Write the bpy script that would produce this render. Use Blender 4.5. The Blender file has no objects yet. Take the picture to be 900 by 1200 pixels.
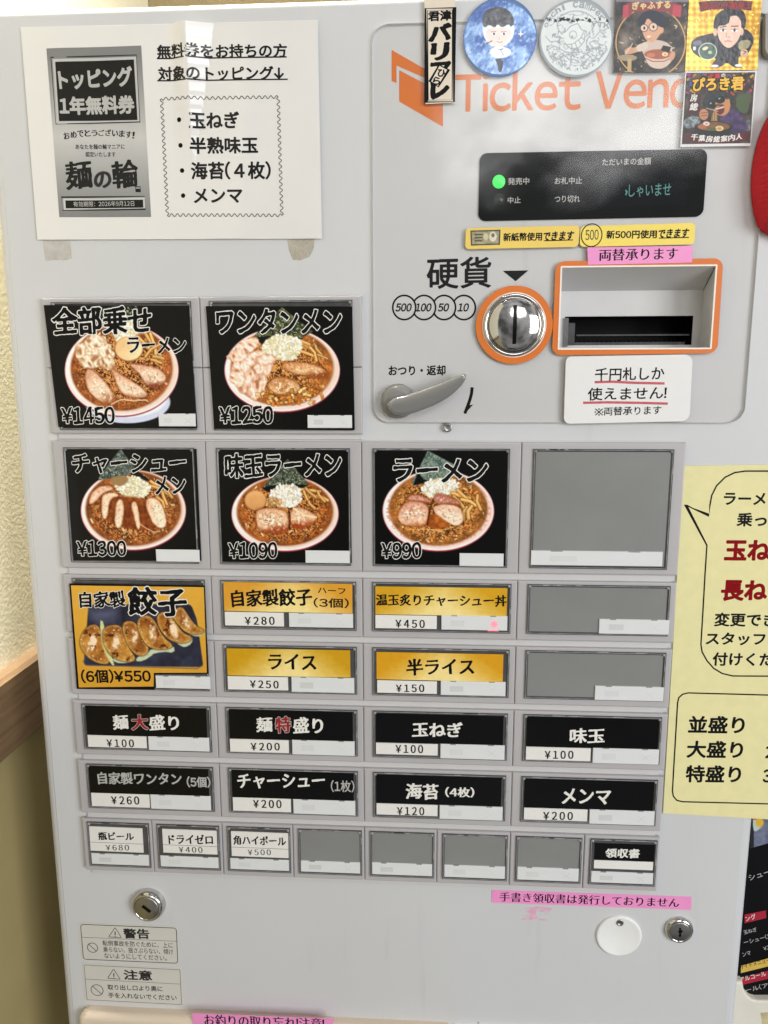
import bpy, math, random
import numpy as np
from mathutils import Matrix, Vector
R = math.radians
random.seed(7)
SC = bpy.context.scene
COL = SC.collection

# ------------------------------------------------------------------ camera
# plane frame: X right, Y down (mm) on the machine's front, d = mm towards the viewer
Z0 = 1300.0                                   # height (mm) of plane Y = 0 above the floor
FPX = 900.0
RX, RY, RZ = 0.176614185, 0.0613329506, -0.00240549462
T3 = np.array([-13.9675969, -44.8005928, 486.745050])
def _rot():
    cx, sx, cy, sy, cz, sz = (math.cos(RX), math.sin(RX), math.cos(RY), math.sin(RY), math.cos(RZ), math.sin(RZ))
    a = np.array([[1, 0, 0], [0, cx, -sx], [0, sx, cx]]); b = np.array([[cy, 0, sy], [0, 1, 0], [-sy, 0, cy]])
    c = np.array([[cz, -sz, 0], [sz, cz, 0], [0, 0, 1]])
    return c @ a @ b
RM = _rot()
CC = -RM.T @ T3                               # camera centre (X, Y, -d) in mm
def w3(X, Y, d): return Vector((X / 1000, -d / 1000, (Z0 - Y) / 1000))
def ax(v): return Vector((v[0], v[2], -v[1]))
cam = bpy.data.cameras.new('camera'); camo = bpy.data.objects.new('camera', cam); COL.objects.link(camo)
xa, ya, za = ax(RM[0]), -ax(RM[1]), -ax(RM[2])
m4 = Matrix((xa, ya, za)).transposed().to_4x4(); m4.translation = w3(CC[0], CC[1], -CC[2])
camo.matrix_world = m4
cam.sensor_fit = 'VERTICAL'; cam.sensor_height = 24; cam.sensor_width = 18; cam.lens = 24 * FPX / 1200
cam.clip_start = 0.01; cam.clip_end = 100
SC.camera = camo

# ------------------------------------------------------------------ world, lamps, exposure
SC.view_settings.view_transform = 'Standard'; SC.view_settings.look = 'None'
SC.view_settings.exposure = 0.13; SC.view_settings.gamma = 1.0
wd = bpy.data.worlds.new('World'); SC.world = wd; wd.use_nodes = True
nt = wd.node_tree; bg = nt.nodes['Background']
tc = nt.nodes.new('ShaderNodeTexCoord'); sp = nt.nodes.new('ShaderNodeSeparateXYZ'); rp = nt.nodes.new('ShaderNodeValToRGB')
nt.links.new(tc.outputs['Generated'], sp.inputs[0])
mr = nt.nodes.new('ShaderNodeMapRange'); mr.inputs['From Min'].default_value = -1; mr.inputs['From Max'].default_value = 1
nt.links.new(sp.outputs['Z'], mr.inputs['Value']); nt.links.new(mr.outputs[0], rp.inputs['Fac'])
rp.color_ramp.elements[0].position = 0.15; rp.color_ramp.elements[0].color = (0.33, 0.33, 0.33, 1)
rp.color_ramp.elements[1].position = 0.8; rp.color_ramp.elements[1].color = (0.74, 0.74, 0.745, 1)
nz = nt.nodes.new('ShaderNodeTexNoise'); nz.inputs['Scale'].default_value = 2.6; nz.inputs['Detail'].default_value = 3
nt.links.new(tc.outputs['Generated'], nz.inputs['Vector'])
nr = nt.nodes.new('ShaderNodeMapRange'); nr.inputs['From Min'].default_value = 0.38; nr.inputs['From Max'].default_value = 0.62
nr.inputs['To Min'].default_value = 0.25; nr.inputs['To Max'].default_value = 1.4
nt.links.new(nz.outputs['Fac'], nr.inputs['Value'])
mx = nt.nodes.new('ShaderNodeMix'); mx.data_type = 'RGBA'; mx.blend_type = 'MULTIPLY'; mx.inputs[0].default_value = 1
nt.links.new(rp.outputs['Color'], mx.inputs[6]); nt.links.new(nr.outputs[0], mx.inputs[7])
nt.links.new(mx.outputs[2], bg.inputs['Color'])
bg.inputs['Strength'].default_value = 0.54

def area(name, loc, target, sx, sy, power, col=(1, 1, 1)):
    l = bpy.data.lights.new(name, 'AREA'); l.shape = 'RECTANGLE'; l.size = sx; l.size_y = sy; l.energy = power; l.color = col
    o = bpy.data.objects.new(name, l); COL.objects.link(o); o.location = loc
    o.rotation_euler = (Vector(target) - Vector(loc)).to_track_quat('-Z', 'Y').to_euler()
    return o
MID = (0.02, 0, 1.3)
def ray(px, py):
    return RM.T @ np.array([(px - 450) / FPX, (py - 600) / FPX, 1.0])
area('window_lamp', (1.9, -1.9, 1.55), MID, 1.2, 1.3, 40, (0.98, 0.99, 1.0))        # big window to the right, behind the viewer
def window_view(o, fade, scale, seed, lo, hi):       # uneven daylight through a window: bright sky, darker trees, lamp strength faded out towards its edges
    l = o.data; l.use_nodes = True; t = l.node_tree; em = t.nodes['Emission']
    g = t.nodes.new('ShaderNodeNewGeometry'); n = t.nodes.new('ShaderNodeTexNoise'); n.inputs['Scale'].default_value = scale; n.inputs['Detail'].default_value = 5
    mp = t.nodes.new('ShaderNodeMapping'); mp.inputs['Location'].default_value = (seed, seed * 0.7, 0); t.links.new(g.outputs['Parametric'], mp.inputs[0]); t.links.new(mp.outputs[0], n.inputs['Vector'])
    sx = t.nodes.new('ShaderNodeSeparateXYZ'); t.links.new(g.outputs['Parametric'], sx.inputs[0])
    def m(op, a, b=0.0):
        q = t.nodes.new('ShaderNodeMath'); q.operation = op
        for k, v in enumerate((a, b)):
            if isinstance(v, (int, float)): q.inputs[k].default_value = v
            else: t.links.new(v, q.inputs[k])
        return q.outputs[0]
    e = 1.0
    for c in ('X', 'Y'):
        d = m('SUBTRACT', 0.5, m('ABSOLUTE', m('SUBTRACT', sx.outputs[c], 0.5))); d = m('ADD', d, m('MULTIPLY', m('SUBTRACT', n.outputs['Fac'], 0.5), fade * 1.3))
        r = t.nodes.new('ShaderNodeMapRange'); r.interpolation_type = 'SMOOTHSTEP'; r.inputs['From Min'].default_value = 0.02; r.inputs['From Max'].default_value = fade; t.links.new(d, r.inputs['Value']); e = m('MULTIPLY', e, r.outputs[0])
    r = t.nodes.new('ShaderNodeMapRange'); r.inputs['From Min'].default_value = 0.38; r.inputs['From Max'].default_value = 0.6; r.inputs['To Min'].default_value = lo; r.inputs['To Max'].default_value = hi; t.links.new(n.outputs['Fac'], r.inputs['Value'])
    t.links.new(m('MULTIPLY', e, r.outputs[0]), em.inputs['Strength'])
window_view(area('shopfront_lamp', (0.52, -2.15, 2.27), (0.09, 0, 1.45), 1.15, 0.80, 23, (1.0, 1.0, 1.0)), 0.30, 4.0, 3.1, 0.35, 1.15)   # bright shop front mirrored in the clear plate
area('left_window_lamp', (-1.5, -1.7, 1.25), (-0.1, 0, 1.15), 0.9, 1.2, 31, (1.0, 0.985, 0.955))   # softer light from the left
area('gap_fill_lamp', (-0.235, 0.06, 2.5), (-0.262, 0.06, 1.2), 0.12, 0.12, 5.0, (1.0, 0.94, 0.80)).data.spread = R(42)    # narrow lamp added above the gap to brighten the upper side wall

# ------------------------------------------------------------------ materials
def lin(c):
    c = np.asarray(c, float) / 255.0
    return np.where(c <= 0.04045, c / 12.92, ((c + 0.055) / 1.055) ** 2.4)
MATS = {}
def mat(name, col=(200, 200, 200), rough=0.5, specks=0.0, metal=0.0, coat=0.0, spec=0.5, var=0.05, nscale=60.0, bump=0.0, bscale=400.0, vcol=False, emit=None, estr=0.0, crough=0.08, stretch=None):
    m = bpy.data.materials.new(name); m.use_nodes = True; t = m.node_tree; b = t.nodes['Principled BSDF']
    tcn = t.nodes.new('ShaderNodeTexCoord'); n = t.nodes.new('ShaderNodeTexNoise')
    n.inputs['Scale'].default_value = nscale; n.inputs['Detail'].default_value = 4
    if stretch:
        mp = t.nodes.new('ShaderNodeMapping'); mp.inputs['Scale'].default_value = stretch
        t.links.new(tcn.outputs['Object'], mp.inputs[0]); t.links.new(mp.outputs[0], n.inputs['Vector'])
    else:
        t.links.new(tcn.outputs['Object'], n.inputs['Vector'])
    r = t.nodes.new('ShaderNodeMapRange'); r.inputs['From Min'].default_value = 0.3; r.inputs['From Max'].default_value = 0.7
    r.inputs['To Min'].default_value = 1 - var; r.inputs['To Max'].default_value = 1 + var
    t.links.new(n.outputs['Fac'], r.inputs['Value'])
    mxn = t.nodes.new('ShaderNodeMix'); mxn.data_type = 'RGBA'; mxn.blend_type = 'MULTIPLY'; mxn.inputs[0].default_value = 1.0
    if vcol:
        a = t.nodes.new('ShaderNodeVertexColor'); a.layer_name = 'Col'; t.links.new(a.outputs['Color'], mxn.inputs[6])
    else:
        mxn.inputs[6].default_value = (*lin(col), 1)
    t.links.new(r.outputs[0], mxn.inputs[7]); t.links.new(mxn.outputs[2], b.inputs['Base Color'])
    if specks:
        vo = t.nodes.new('ShaderNodeTexVoronoi'); vo.inputs['Scale'].default_value = 13; t.links.new(tcn.outputs['Object'], vo.inputs['Vector'])
        n4 = t.nodes.new('ShaderNodeTexNoise'); n4.inputs['Scale'].default_value = 600; t.links.new(tcn.outputs['Object'], n4.inputs['Vector'])
        ad = t.nodes.new('ShaderNodeMath'); ad.operation = 'MULTIPLY_ADD'; ad.inputs[1].default_value = 0.022; t.links.new(n4.outputs['Fac'], ad.inputs[0]); t.links.new(vo.outputs['Distance'], ad.inputs[2])
        r4_ = t.nodes.new('ShaderNodeMapRange'); r4_.inputs['From Min'].default_value = 0.016; r4_.inputs['From Max'].default_value = 0.028; r4_.inputs['To Min'].default_value = 1 - specks; t.links.new(ad.outputs[0], r4_.inputs['Value'])
        n5 = t.nodes.new('ShaderNodeTexNoise'); n5.inputs['Scale'].default_value = 1.0; n5.inputs['Detail'].default_value = 5; mp5 = t.nodes.new('ShaderNodeMapping'); mp5.inputs['Scale'].default_value = (70, 70, 9); t.links.new(tcn.outputs['Object'], mp5.inputs[0]); t.links.new(mp5.outputs[0], n5.inputs['Vector'])
        r5_ = t.nodes.new('ShaderNodeMapRange'); r5_.inputs['From Min'].default_value = 0.62; r5_.inputs['From Max'].default_value = 0.78; r5_.inputs['To Min'].default_value = 1.0; r5_.inputs['To Max'].default_value = 1 - specks * 0.14; t.links.new(n5.outputs['Fac'], r5_.inputs['Value'])
        ml = t.nodes.new('ShaderNodeMath'); ml.operation = 'MULTIPLY'; t.links.new(r4_.outputs[0], ml.inputs[0]); t.links.new(r5_.outputs[0], ml.inputs[1])
        m6 = t.nodes.new('ShaderNodeMix'); m6.data_type = 'RGBA'; m6.blend_type = 'MULTIPLY'; m6.inputs[0].default_value = 1.0; t.links.new(mxn.outputs[2], m6.inputs[6]); t.links.new(ml.outputs[0], m6.inputs[7]); t.links.new(m6.outputs[2], b.inputs['Base Color'])
    b.inputs['Roughness'].default_value = rough; b.inputs['Metallic'].default_value = metal
    b.inputs['Coat Weight'].default_value = coat; b.inputs['Coat Roughness'].default_value = crough
    b.inputs['Specular IOR Level'].default_value = spec
    if bump:
        n2 = t.nodes.new('ShaderNodeTexNoise'); n2.inputs['Scale'].default_value = bscale; n2.inputs['Detail'].default_value = 3
        t.links.new(tcn.outputs['Object'], n2.inputs['Vector'])
        bp = t.nodes.new('ShaderNodeBump'); bp.inputs['Strength'].default_value = bump; bp.inputs['Distance'].default_value = 0.001
        t.links.new(n2.outputs['Fac'], bp.inputs['Height']); t.links.new(bp.outputs[0], b.inputs['Normal'])
        if coat: t.links.new(bp.outputs[0], b.inputs['Coat Normal'])
    if emit is not None:
        b.inputs['Emission Color'].default_value = (*lin(emit), 1); b.inputs['Emission Strength'].default_value = estr
    MATS[name] = m
    return name
def clear(name, tint=(255, 255, 255), ior=1.35, rough=0.03, film=0.0, bump=0.06, bscale=14.0):
    m = bpy.data.materials.new(name); m.use_nodes = True; t = m.node_tree
    for n in list(t.nodes):
        if n.type != 'OUTPUT_MATERIAL': t.nodes.remove(n)
    out = [n for n in t.nodes if n.type == 'OUTPUT_MATERIAL'][0]
    tr = t.nodes.new('ShaderNodeBsdfTransparent'); tr.inputs[0].default_value = (*lin(tint), 1)
    gl = t.nodes.new('ShaderNodeBsdfGlossy'); gl.inputs['Roughness'].default_value = rough
    df = t.nodes.new('ShaderNodeBsdfDiffuse'); df.inputs[0].default_value = (*lin((196, 188, 172)), 1)
    fr = t.nodes.new('ShaderNodeFresnel'); fr.inputs['IOR'].default_value = ior
    tcn = t.nodes.new('ShaderNodeTexCoord'); n2 = t.nodes.new('ShaderNodeTexNoise'); n2.inputs['Scale'].default_value = bscale
    n2.inputs['Detail'].default_value = 2; n2.inputs['Roughness'].default_value = 0.45
    t.links.new(tcn.outputs['Object'], n2.inputs['Vector'])
    bp = t.nodes.new('ShaderNodeBump'); bp.inputs['Strength'].default_value = bump; bp.inputs['Distance'].default_value = 0.004
    t.links.new(n2.outputs['Fac'], bp.inputs['Height'])
    t.links.new(bp.outputs[0], gl.inputs['Normal']); t.links.new(bp.outputs[0], fr.inputs['Normal'])
    m1 = t.nodes.new('ShaderNodeMixShader'); m1.inputs[0].default_value = film
    if film:
        n3 = t.nodes.new('ShaderNodeTexNoise'); n3.inputs['Scale'].default_value = 160; n3.inputs['Detail'].default_value = 5
        t.links.new(tcn.outputs['Object'], n3.inputs['Vector'])
        r3 = t.nodes.new('ShaderNodeMapRange'); r3.inputs['From Min'].default_value = 0.35; r3.inputs['From Max'].default_value = 0.65
        r3.inputs['To Min'].default_value = film * 0.2; r3.inputs['To Max'].default_value = film * 1.8
        t.links.new(n3.outputs['Fac'], r3.inputs['Value']); t.links.new(r3.outputs[0], m1.inputs[0])
    t.links.new(tr.outputs[0], m1.inputs[1]); t.links.new(df.outputs[0], m1.inputs[2])
    m2 = t.nodes.new('ShaderNodeMixShader'); t.links.new(fr.outputs[0], m2.inputs[0])
    t.links.new(m1.outputs[0], m2.inputs[1]); t.links.new(gl.outputs[0], m2.inputs[2]); t.links.new(m2.outputs[0], out.inputs['Surface'])
    MATS[name] = m
    return name

PANEL = mat('panel_paint', (205, 206, 208), 0.36, spec=0.45, var=0.025, nscale=7, bump=0.06, bscale=900, specks=0.55)
SIDE = mat('cabinet_edge_paint', (205, 206, 208), 0.4, spec=0.4, var=0.02, nscale=9)
HOUSE = mat('button_housing_plastic', (180, 177, 179), 0.45, var=0.03, nscale=18, bump=0.03, bscale=1500)
STRIP = mat('light_grey_plastic', (204, 203, 203), 0.42, var=0.02)
BEZEL = mat('smoky_bezel_plastic', (74, 74, 76), 0.22, var=0.2, nscale=120, coat=0.3)
BEZLT = mat('bezel_worn_rim', (146, 146, 146), 0.22, var=0.35, nscale=160)  # paler grey for bezel rim lines, edge dashes and strip notches
BACK = mat('grey_button_insert', (133, 134, 133), 0.33, var=0.06, nscale=22, coat=0.8, crough=0.10)
TAB = mat('white_lamp_strip', (222, 224, 225), 0.35, var=0.02)
TABG = mat('lamp_strip_print', (206, 208, 208), 0.5, var=0.03)
TABG2 = mat('faint_strip_print', (214, 216, 216), 0.5, var=0.03)
SLIP = mat('white_price_paper', (232, 230, 226), 0.5, var=0.02, coat=0.15)
INK = mat('black_ink', (11, 11, 13), 0.5, var=0.1, spec=0.15)
INKS = mat('soft_black_ink', (40, 40, 42), 0.5, var=0.1, spec=0.3)
CARDK = mat('black_card', (5, 5, 7), 0.22, var=0.3, nscale=30, spec=0.3)
WINK = mat('white_ink', (232, 230, 224), 0.45, var=0.03)
GINK = mat('grey_ink', (178, 178, 176), 0.5, var=0.04)
RINK = mat('red_ink', (150, 24, 32), 0.45, var=0.08)
DRED = mat('dark_red_ink', (134, 6, 16), 0.6, spec=0.1, var=0.06)
PRINT = mat('printed_picture', vcol=True, rough=0.3, var=0.03, nscale=300, spec=0.25)
PRINTM = mat('printed_matte_picture', vcol=True, rough=0.5, var=0.03, nscale=300, coat=0.1)
FOIL = mat('foil_picture', vcol=True, rough=0.3, metal=0.25, var=0.06, nscale=200, coat=0.3, bump=0.10, bscale=300)
PAPER = mat('white_paper', (230, 229, 228), 0.55, var=0.015, nscale=30)
LAMI = mat('laminated_paper', (226, 224, 222), 0.4, var=0.012, nscale=20, coat=1.0, crough=0.025)
STRAP = mat('washi_sticker', (226, 214, 196), 0.6, var=0.04, nscale=120)
YELP = mat('pale_yellow_paper', (230, 222, 166), 0.7, var=0.03, nscale=140, bump=0.05, bscale=1200)
YELS = mat('yellow_sticker', (236, 204, 92), 0.35, var=0.03, nscale=40, coat=0.3)
YELS2 = mat('bright_yellow_sticker', (242, 216, 92), 0.35, var=0.03, nscale=40, coat=0.3)
PINK = mat('pink_tape', (240, 150, 205), 0.5, var=0.03, nscale=60)
PINKR = mat('pink_residue', (222, 172, 196), 0.6, var=0.12, nscale=300)
ORANGE = mat('orange_print', (216, 112, 22), 0.4, var=0.03, nscale=40)
WHITEL = mat('white_line', (244, 236, 226), 0.4, var=0.02)
CHROME = mat('chrome', (205, 203, 200), 0.09, metal=1.0, var=0.04, bump=0.03, bscale=300)
STEEL = mat('brushed_steel', (168, 167, 165), 0.3, metal=1.0, var=0.1, nscale=200)
LEVER = mat('grey_lever_plastic', (122, 121, 119), 0.2, var=0.04, nscale=50, coat=0.6, crough=0.06)
LEVER2 = mat('grey_lever_plastic_hub', (124, 123, 121), 0.4, var=0.04, nscale=50)
BLACK = mat('black_plastic', (6, 6, 7), 0.3, var=0.2, spec=0.2)
SCREEN = mat('display_window', (8, 12, 12), 0.4, var=0.25, nscale=20, spec=0.03)
LCD = mat('lcd_glass', (12, 18, 22), 0.4, var=0.1, spec=0.03)
LEDON = mat('green_lamp_lit', (60, 240, 90), 0.3, emit=(50, 240, 80), estr=0.8)
LEDOFF = mat('green_lamp_unlit', (22, 34, 30), 0.3)
LCDT = mat('lcd_text', (40, 90, 90), 0.4, emit=(120, 220, 205), estr=0.19)
REDLIT = mat('red_lamp_lit', (250, 150, 165), 0.4, emit=(255, 110, 130), estr=0.55)
CREAM = mat('cream_plastic', (224, 208, 188), 0.5, var=0.03, nscale=20)
WCAP = mat('white_cap_plastic', (236, 237, 236), 0.4, var=0.02)
REDF = mat('red_ribbed_fabric', (198, 16, 36), 0.75, var=0.1, nscale=240, bump=0.3, bscale=1500)
GREYP = mat('grey_plastic', (150, 148, 144), 0.4, var=0.04)
WALLU = mat('cream_wallpaper', (244, 236, 208), 0.8, var=0.03, nscale=160, bump=0.3, bscale=330)
WALLL = mat('olive_wainscot', (176, 161, 114), 0.6, var=0.06, nscale=12)
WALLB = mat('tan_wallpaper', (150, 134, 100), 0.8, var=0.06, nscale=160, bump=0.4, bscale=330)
WOOD = mat('brown_wood', (112, 90, 66), 0.5, var=0.3, nscale=12, stretch=(3, 1.2, 22), coat=0.1)
BOXW = mat('cream_box_plastic', (226, 222, 208), 0.5, var=0.05, nscale=40)
BOXT = mat('old_tape_patch', (196, 184, 140), 0.6, var=0.2, nscale=120)
MENUK = mat('black_menu_print', (9, 9, 12), 0.4, var=0.2, spec=0.2)
MRED = mat('menu_red', (168, 28, 52), 0.4); MYEL = mat('menu_gold', (214, 178, 84), 0.4)
ACRYL = clear('clear_acrylic', (253, 252, 251), ior=1.42, rough=0.018, bump=0.3, bscale=6)
ACRED = mat('acrylic_edge', (188, 184, 178), 0.25, var=0.03)
TAPE = clear('old_clear_tape', (252, 250, 247), ior=1.3, rough=0.25, film=0.14, bump=0.08, bscale=120)
TAPE2 = clear('dirty_clear_tape', (246, 241, 232), ior=1.3, rough=0.25, film=0.3, bump=0.10, bscale=120)

# ------------------------------------------------------------------ pixels -> plane (mm)
def mm(px, py, d=0.0):
    D = RM.T @ np.array([(px - 450) / FPX, (py - 600) / FPX, 1.0])
    s = (-d - CC[2]) / D[2]; Q = CC + s * D
    return (Q[0], Q[1])
class XF:                                       # crop of the photograph: origin and zoom
    def __init__(s, ox=0, oy=0, k=1.0): s.o = (ox, oy); s.k = k
    def __call__(s, p, d=0.0): return np.array(mm(s.o[0] + p[0] / s.k, s.o[1] + p[1] / s.k, d))
PX = XF()

# ------------------------------------------------------------------ mesh builder (plane frame, mm)
class MB:
    def __init__(s): s.v = []; s.c = []; s.f = []; s.fs = []; s.fm = []; s.sm = []; s.n = 0; s.mats = []
    def add(s, verts, faces, m, col=None, smooth=False):
        verts = np.asarray(verts, float).reshape(-1, 3)
        if m not in s.mats: s.mats.append(m)
        mi = s.mats.index(m)
        if isinstance(faces, np.ndarray):
            fl = faces.ravel(); sz = np.full(len(faces), faces.shape[1])
        else:
            fl = np.fromiter((i for f in faces for i in f), int); sz = np.fromiter((len(f) for f in faces), int)
        s.v.append(verts); s.c.append(np.ones((len(verts), 3)) if col is None else col)
        s.f.append(fl + s.n); s.fs.append(sz); s.fm.append(np.full(len(sz), mi)); s.sm.append(np.full(len(sz), smooth)); s.n += len(verts)
    def prism(s, out, d0, d1, m, bev=0.0, seg=1, smooth=False, mtop=None, back=False):
        out = np.asarray(out, float); n = len(out)
        if area2(out) < 0: out = out[::-1]
        rings = [(out, d0), (out, d1 - bev)] if bev else [(out, d0), (out, d1)]
        if bev:
            for k in range(1, seg + 1):
                a = k / seg * math.pi / 2
                rings.append((inset(out, bev * (1 - math.cos(a))), d1 - bev + bev * math.sin(a)))
        v = np.concatenate([np.c_[o, np.full(n, d)] for o, d in rings]); f = []
        for r in range(len(rings) - 1):
            for i in range(n):
                j = (i + 1) % n; f.append((r * n + i, r * n + j, (r + 1) * n + j, (r + 1) * n + i))
        s.add(v, f, m, smooth=smooth)
        s.add(np.c_[rings[-1][0], np.full(n, d1)], [tuple(range(n))], mtop or m)
        if back: s.add(np.c_[out, np.full(n, d0)], [tuple(range(n))], m)
    def ring(s, out, inn, d0, d1, m, mtop=None, d1i=None):
        out = np.asarray(out, float); inn = np.asarray(inn, float); n = len(out); d1i = d1 if d1i is None else d1i
        v = np.concatenate([np.c_[out, np.full(n, d0)], np.c_[out, np.full(n, d1)], np.c_[inn, np.full(n, d1i)], np.c_[inn, np.full(n, d0)]])
        side, top = [], []
        for i in range(n):
            j = (i + 1) % n
            side += [(i, j, n + j, n + i), (2 * n + i, 2 * n + j, 3 * n + j, 3 * n + i)]; top.append((n + i, n + j, 2 * n + j, 2 * n + i))
        s.add(v, side, m); s.add(v, top, mtop or m)
    def flat(s, out, d, m): s.add(np.c_[np.asarray(out, float), np.full(len(out), d)], [tuple(range(len(out)))], m)
    def box(s, x0, x1, y0, y1, d0, d1, m, bev=0.0, seg=2): s.prism(rect(x0, y0, x1, y1), d0, d1, m, bev, seg)
    def lathe(s, c, prof, m, n=40, sx=1.0, smooth=True, cap=True):   # prof: list of (radius, d)
        a = np.linspace(0, 2 * math.pi, n, endpoint=False); v = []
        for r, d in prof: v.append(np.c_[c[0] + r * sx * np.cos(a), c[1] + r * np.sin(a), np.full(n, d)])
        f = [(k * n + i, k * n + (i + 1) % n, (k + 1) * n + (i + 1) % n, (k + 1) * n + i) for k in range(len(prof) - 1) for i in range(n)]
        s.add(np.concatenate(v), f, m, smooth=smooth)
        if cap: s.flat(v[-1][:, :2], prof[-1][1], m)
    def stroke(s, pts, w, d, m, closed=False):
        pts = np.asarray(pts, float); n = len(pts); L = []; Rr = []
        for i in range(n):
            a = pts[(i - 1) % n] if (closed or i > 0) else pts[i]; b = pts[(i + 1) % n] if (closed or i < n - 1) else pts[i]
            t = b - a; t = t / (np.hypot(*t) + 1e-9); nn = np.array([-t[1], t[0]])
            k = 1.0
            if 0 < i < n - 1 or closed:
                t1 = pts[i] - a; t1 = t1 / (np.hypot(*t1) + 1e-9); k = 1 / max(0.45, abs(np.dot(nn, [-t1[1], t1[0]])))
            L.append(pts[i] + nn * w / 2 * k); Rr.append(pts[i] - nn * w / 2 * k)
        v = np.c_[np.concatenate([L, Rr]), np.full(2 * n, d)]
        f = [(i, (i + 1) % n, n + (i + 1) % n, n + i) for i in range(n if closed else n - 1)]
        s.add(v, f, m)
    def grid(s, quad, d, nx, ny, painter, xf, m, disk=False):   # quad in crop coordinates tl, tr, br, bl
        q = np.array(quad, float); u, w = np.meshgrid(np.linspace(0, 1, nx), np.linspace(0, 1, ny))
        if disk:
            a, b = u * 2 - 1, w * 2 - 1
            u = (a * np.sqrt(1 - b * b / 2) + 1) / 2; w = (b * np.sqrt(1 - a * a / 2) + 1) / 2
        bil = lambda k: (q[0, k] * (1 - u) * (1 - w) + q[1, k] * u * (1 - w) + q[2, k] * u * w + q[3, k] * (1 - u) * w)
        qm = np.array([xf(p, d) for p in q])
        bim = lambda k: (qm[0, k] * (1 - u) * (1 - w) + qm[1, k] * u * (1 - w) + qm[2, k] * u * w + qm[3, k] * (1 - u) * w)
        P = Paint(bil(0).ravel(), bil(1).ravel()); painter(P)
        v = np.c_[bim(0).ravel(), bim(1).ravel(), np.full(nx * ny, d)]
        i = np.arange(nx * ny).reshape(ny, nx)
        f = np.stack([i[:-1, :-1].ravel(), i[:-1, 1:].ravel(), i[1:, 1:].ravel(), i[1:, :-1].ravel()], 1)
        s.add(v, f, m, col=lin(np.clip(P.C, 0, 255)))
    def build(s, name, parent=None, disp=None, rot=None):
        V = np.concatenate(s.v)
        if disp is not None: V[:, 2] += disp(V[:, 0], V[:, 1])
        Wd = np.c_[V[:, 0] / 1000, -V[:, 2] / 1000, (Z0 - V[:, 1]) / 1000]
        if rot is not None: Wd = rot(Wd)
        c = (Wd.min(0) + Wd.max(0)) / 2
        me = bpy.data.meshes.new(name); fl = np.concatenate(s.f); fs = np.concatenate(s.fs)
        me.vertices.add(len(Wd)); me.vertices.foreach_set('co', (Wd - c).ravel().astype(np.float32))
        me.loops.add(len(fl)); me.loops.foreach_set('vertex_index', fl.astype(np.int32))
        me.polygons.add(len(fs)); me.polygons.foreach_set('loop_start', np.r_[0, np.cumsum(fs)[:-1]].astype(np.int32))
        me.polygons.foreach_set('material_index', np.concatenate(s.fm).astype(np.int32))
        for k in s.mats: me.materials.append(MATS[k])
        me.update(calc_edges=True)
        me.polygons.foreach_set('use_smooth', np.concatenate(s.sm))
        C = np.concatenate(s.c); a = me.color_attributes.new('Col', 'FLOAT_COLOR', 'POINT')
        a.data.foreach_set('color', np.c_[C, np.ones(len(C))].ravel().astype(np.float32))
        me.validate(); me.update()
        o = bpy.data.objects.new(name, me); COL.objects.link(o)
        pw = Vector(parent['_w']) if parent else Vector((0, 0, 0))
        o.location = Vector(c) - pw; o['_w'] = tuple(c)
        if parent: o.parent = parent
        return o
def area2(p): return float(np.sum(p[:, 0] * np.roll(p[:, 1], -1) - np.roll(p[:, 0], -1) * p[:, 1]))
def inset(p, b):
    if b < 1e-9: return p.copy()
    a, c = np.roll(p, 1, 0), np.roll(p, -1, 0)
    t1 = p - a; t1 /= np.linalg.norm(t1, axis=1)[:, None] + 1e-9; t2 = c - p; t2 /= np.linalg.norm(t2, axis=1)[:, None] + 1e-9
    n1 = np.c_[-t1[:, 1], t1[:, 0]]; n2 = np.c_[-t2[:, 1], t2[:, 0]]; n = n1 + n2; k = np.sum(n * n1, 1)
    return p + n / np.maximum(k, 0.3)[:, None] * b
def rect(x0, y0, x1, y1): return np.array([(x0, y0), (x1, y0), (x1, y1), (x0, y1)], float)
def rnd(p, r, n=5):
    p = np.asarray(p, float); o = []; N = len(p); rr = r if hasattr(r, '__len__') else [r] * N
    for i in range(N):
        a, b, c = p[i - 1], p[i], p[(i + 1) % N]; r_ = rr[i]
        if r_ <= 0: o.append(b); continue
        u = (a - b) / np.hypot(*(a - b)); w = (c - b) / np.hypot(*(c - b)); A, B = b + u * r_, b + w * r_
        for k in range(n + 1):
            t = k / n; o.append((1 - t) ** 2 * A + 2 * t * (1 - t) * (b + (A + B - 2 * b) * 0.14) + t * t * B)
    return np.array(o)
def circ(c, r, n=40, ry=None):
    a = np.linspace(0, 2 * math.pi, n, endpoint=False); return np.c_[c[0] + r * np.cos(a), c[1] + (ry or r) * np.sin(a)]
def quad(pts, xf=PX, d=0.0): return np.array([xf(p, d) for p in pts])
def tag(o, label=None, cat=None, group=None, kind=None):
    if label: o['label'] = label
    if cat: o['category'] = cat
    if group: o['group'] = group
    if kind: o['kind'] = kind
    return o
def root(name, X, Y, d, label, cat):
    o = bpy.data.objects.new(name, None); COL.objects.link(o); o.empty_display_size = 0.02
    o.location = w3(X, Y, d); o['_w'] = tuple(o.location); return tag(o, label, cat)

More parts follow.
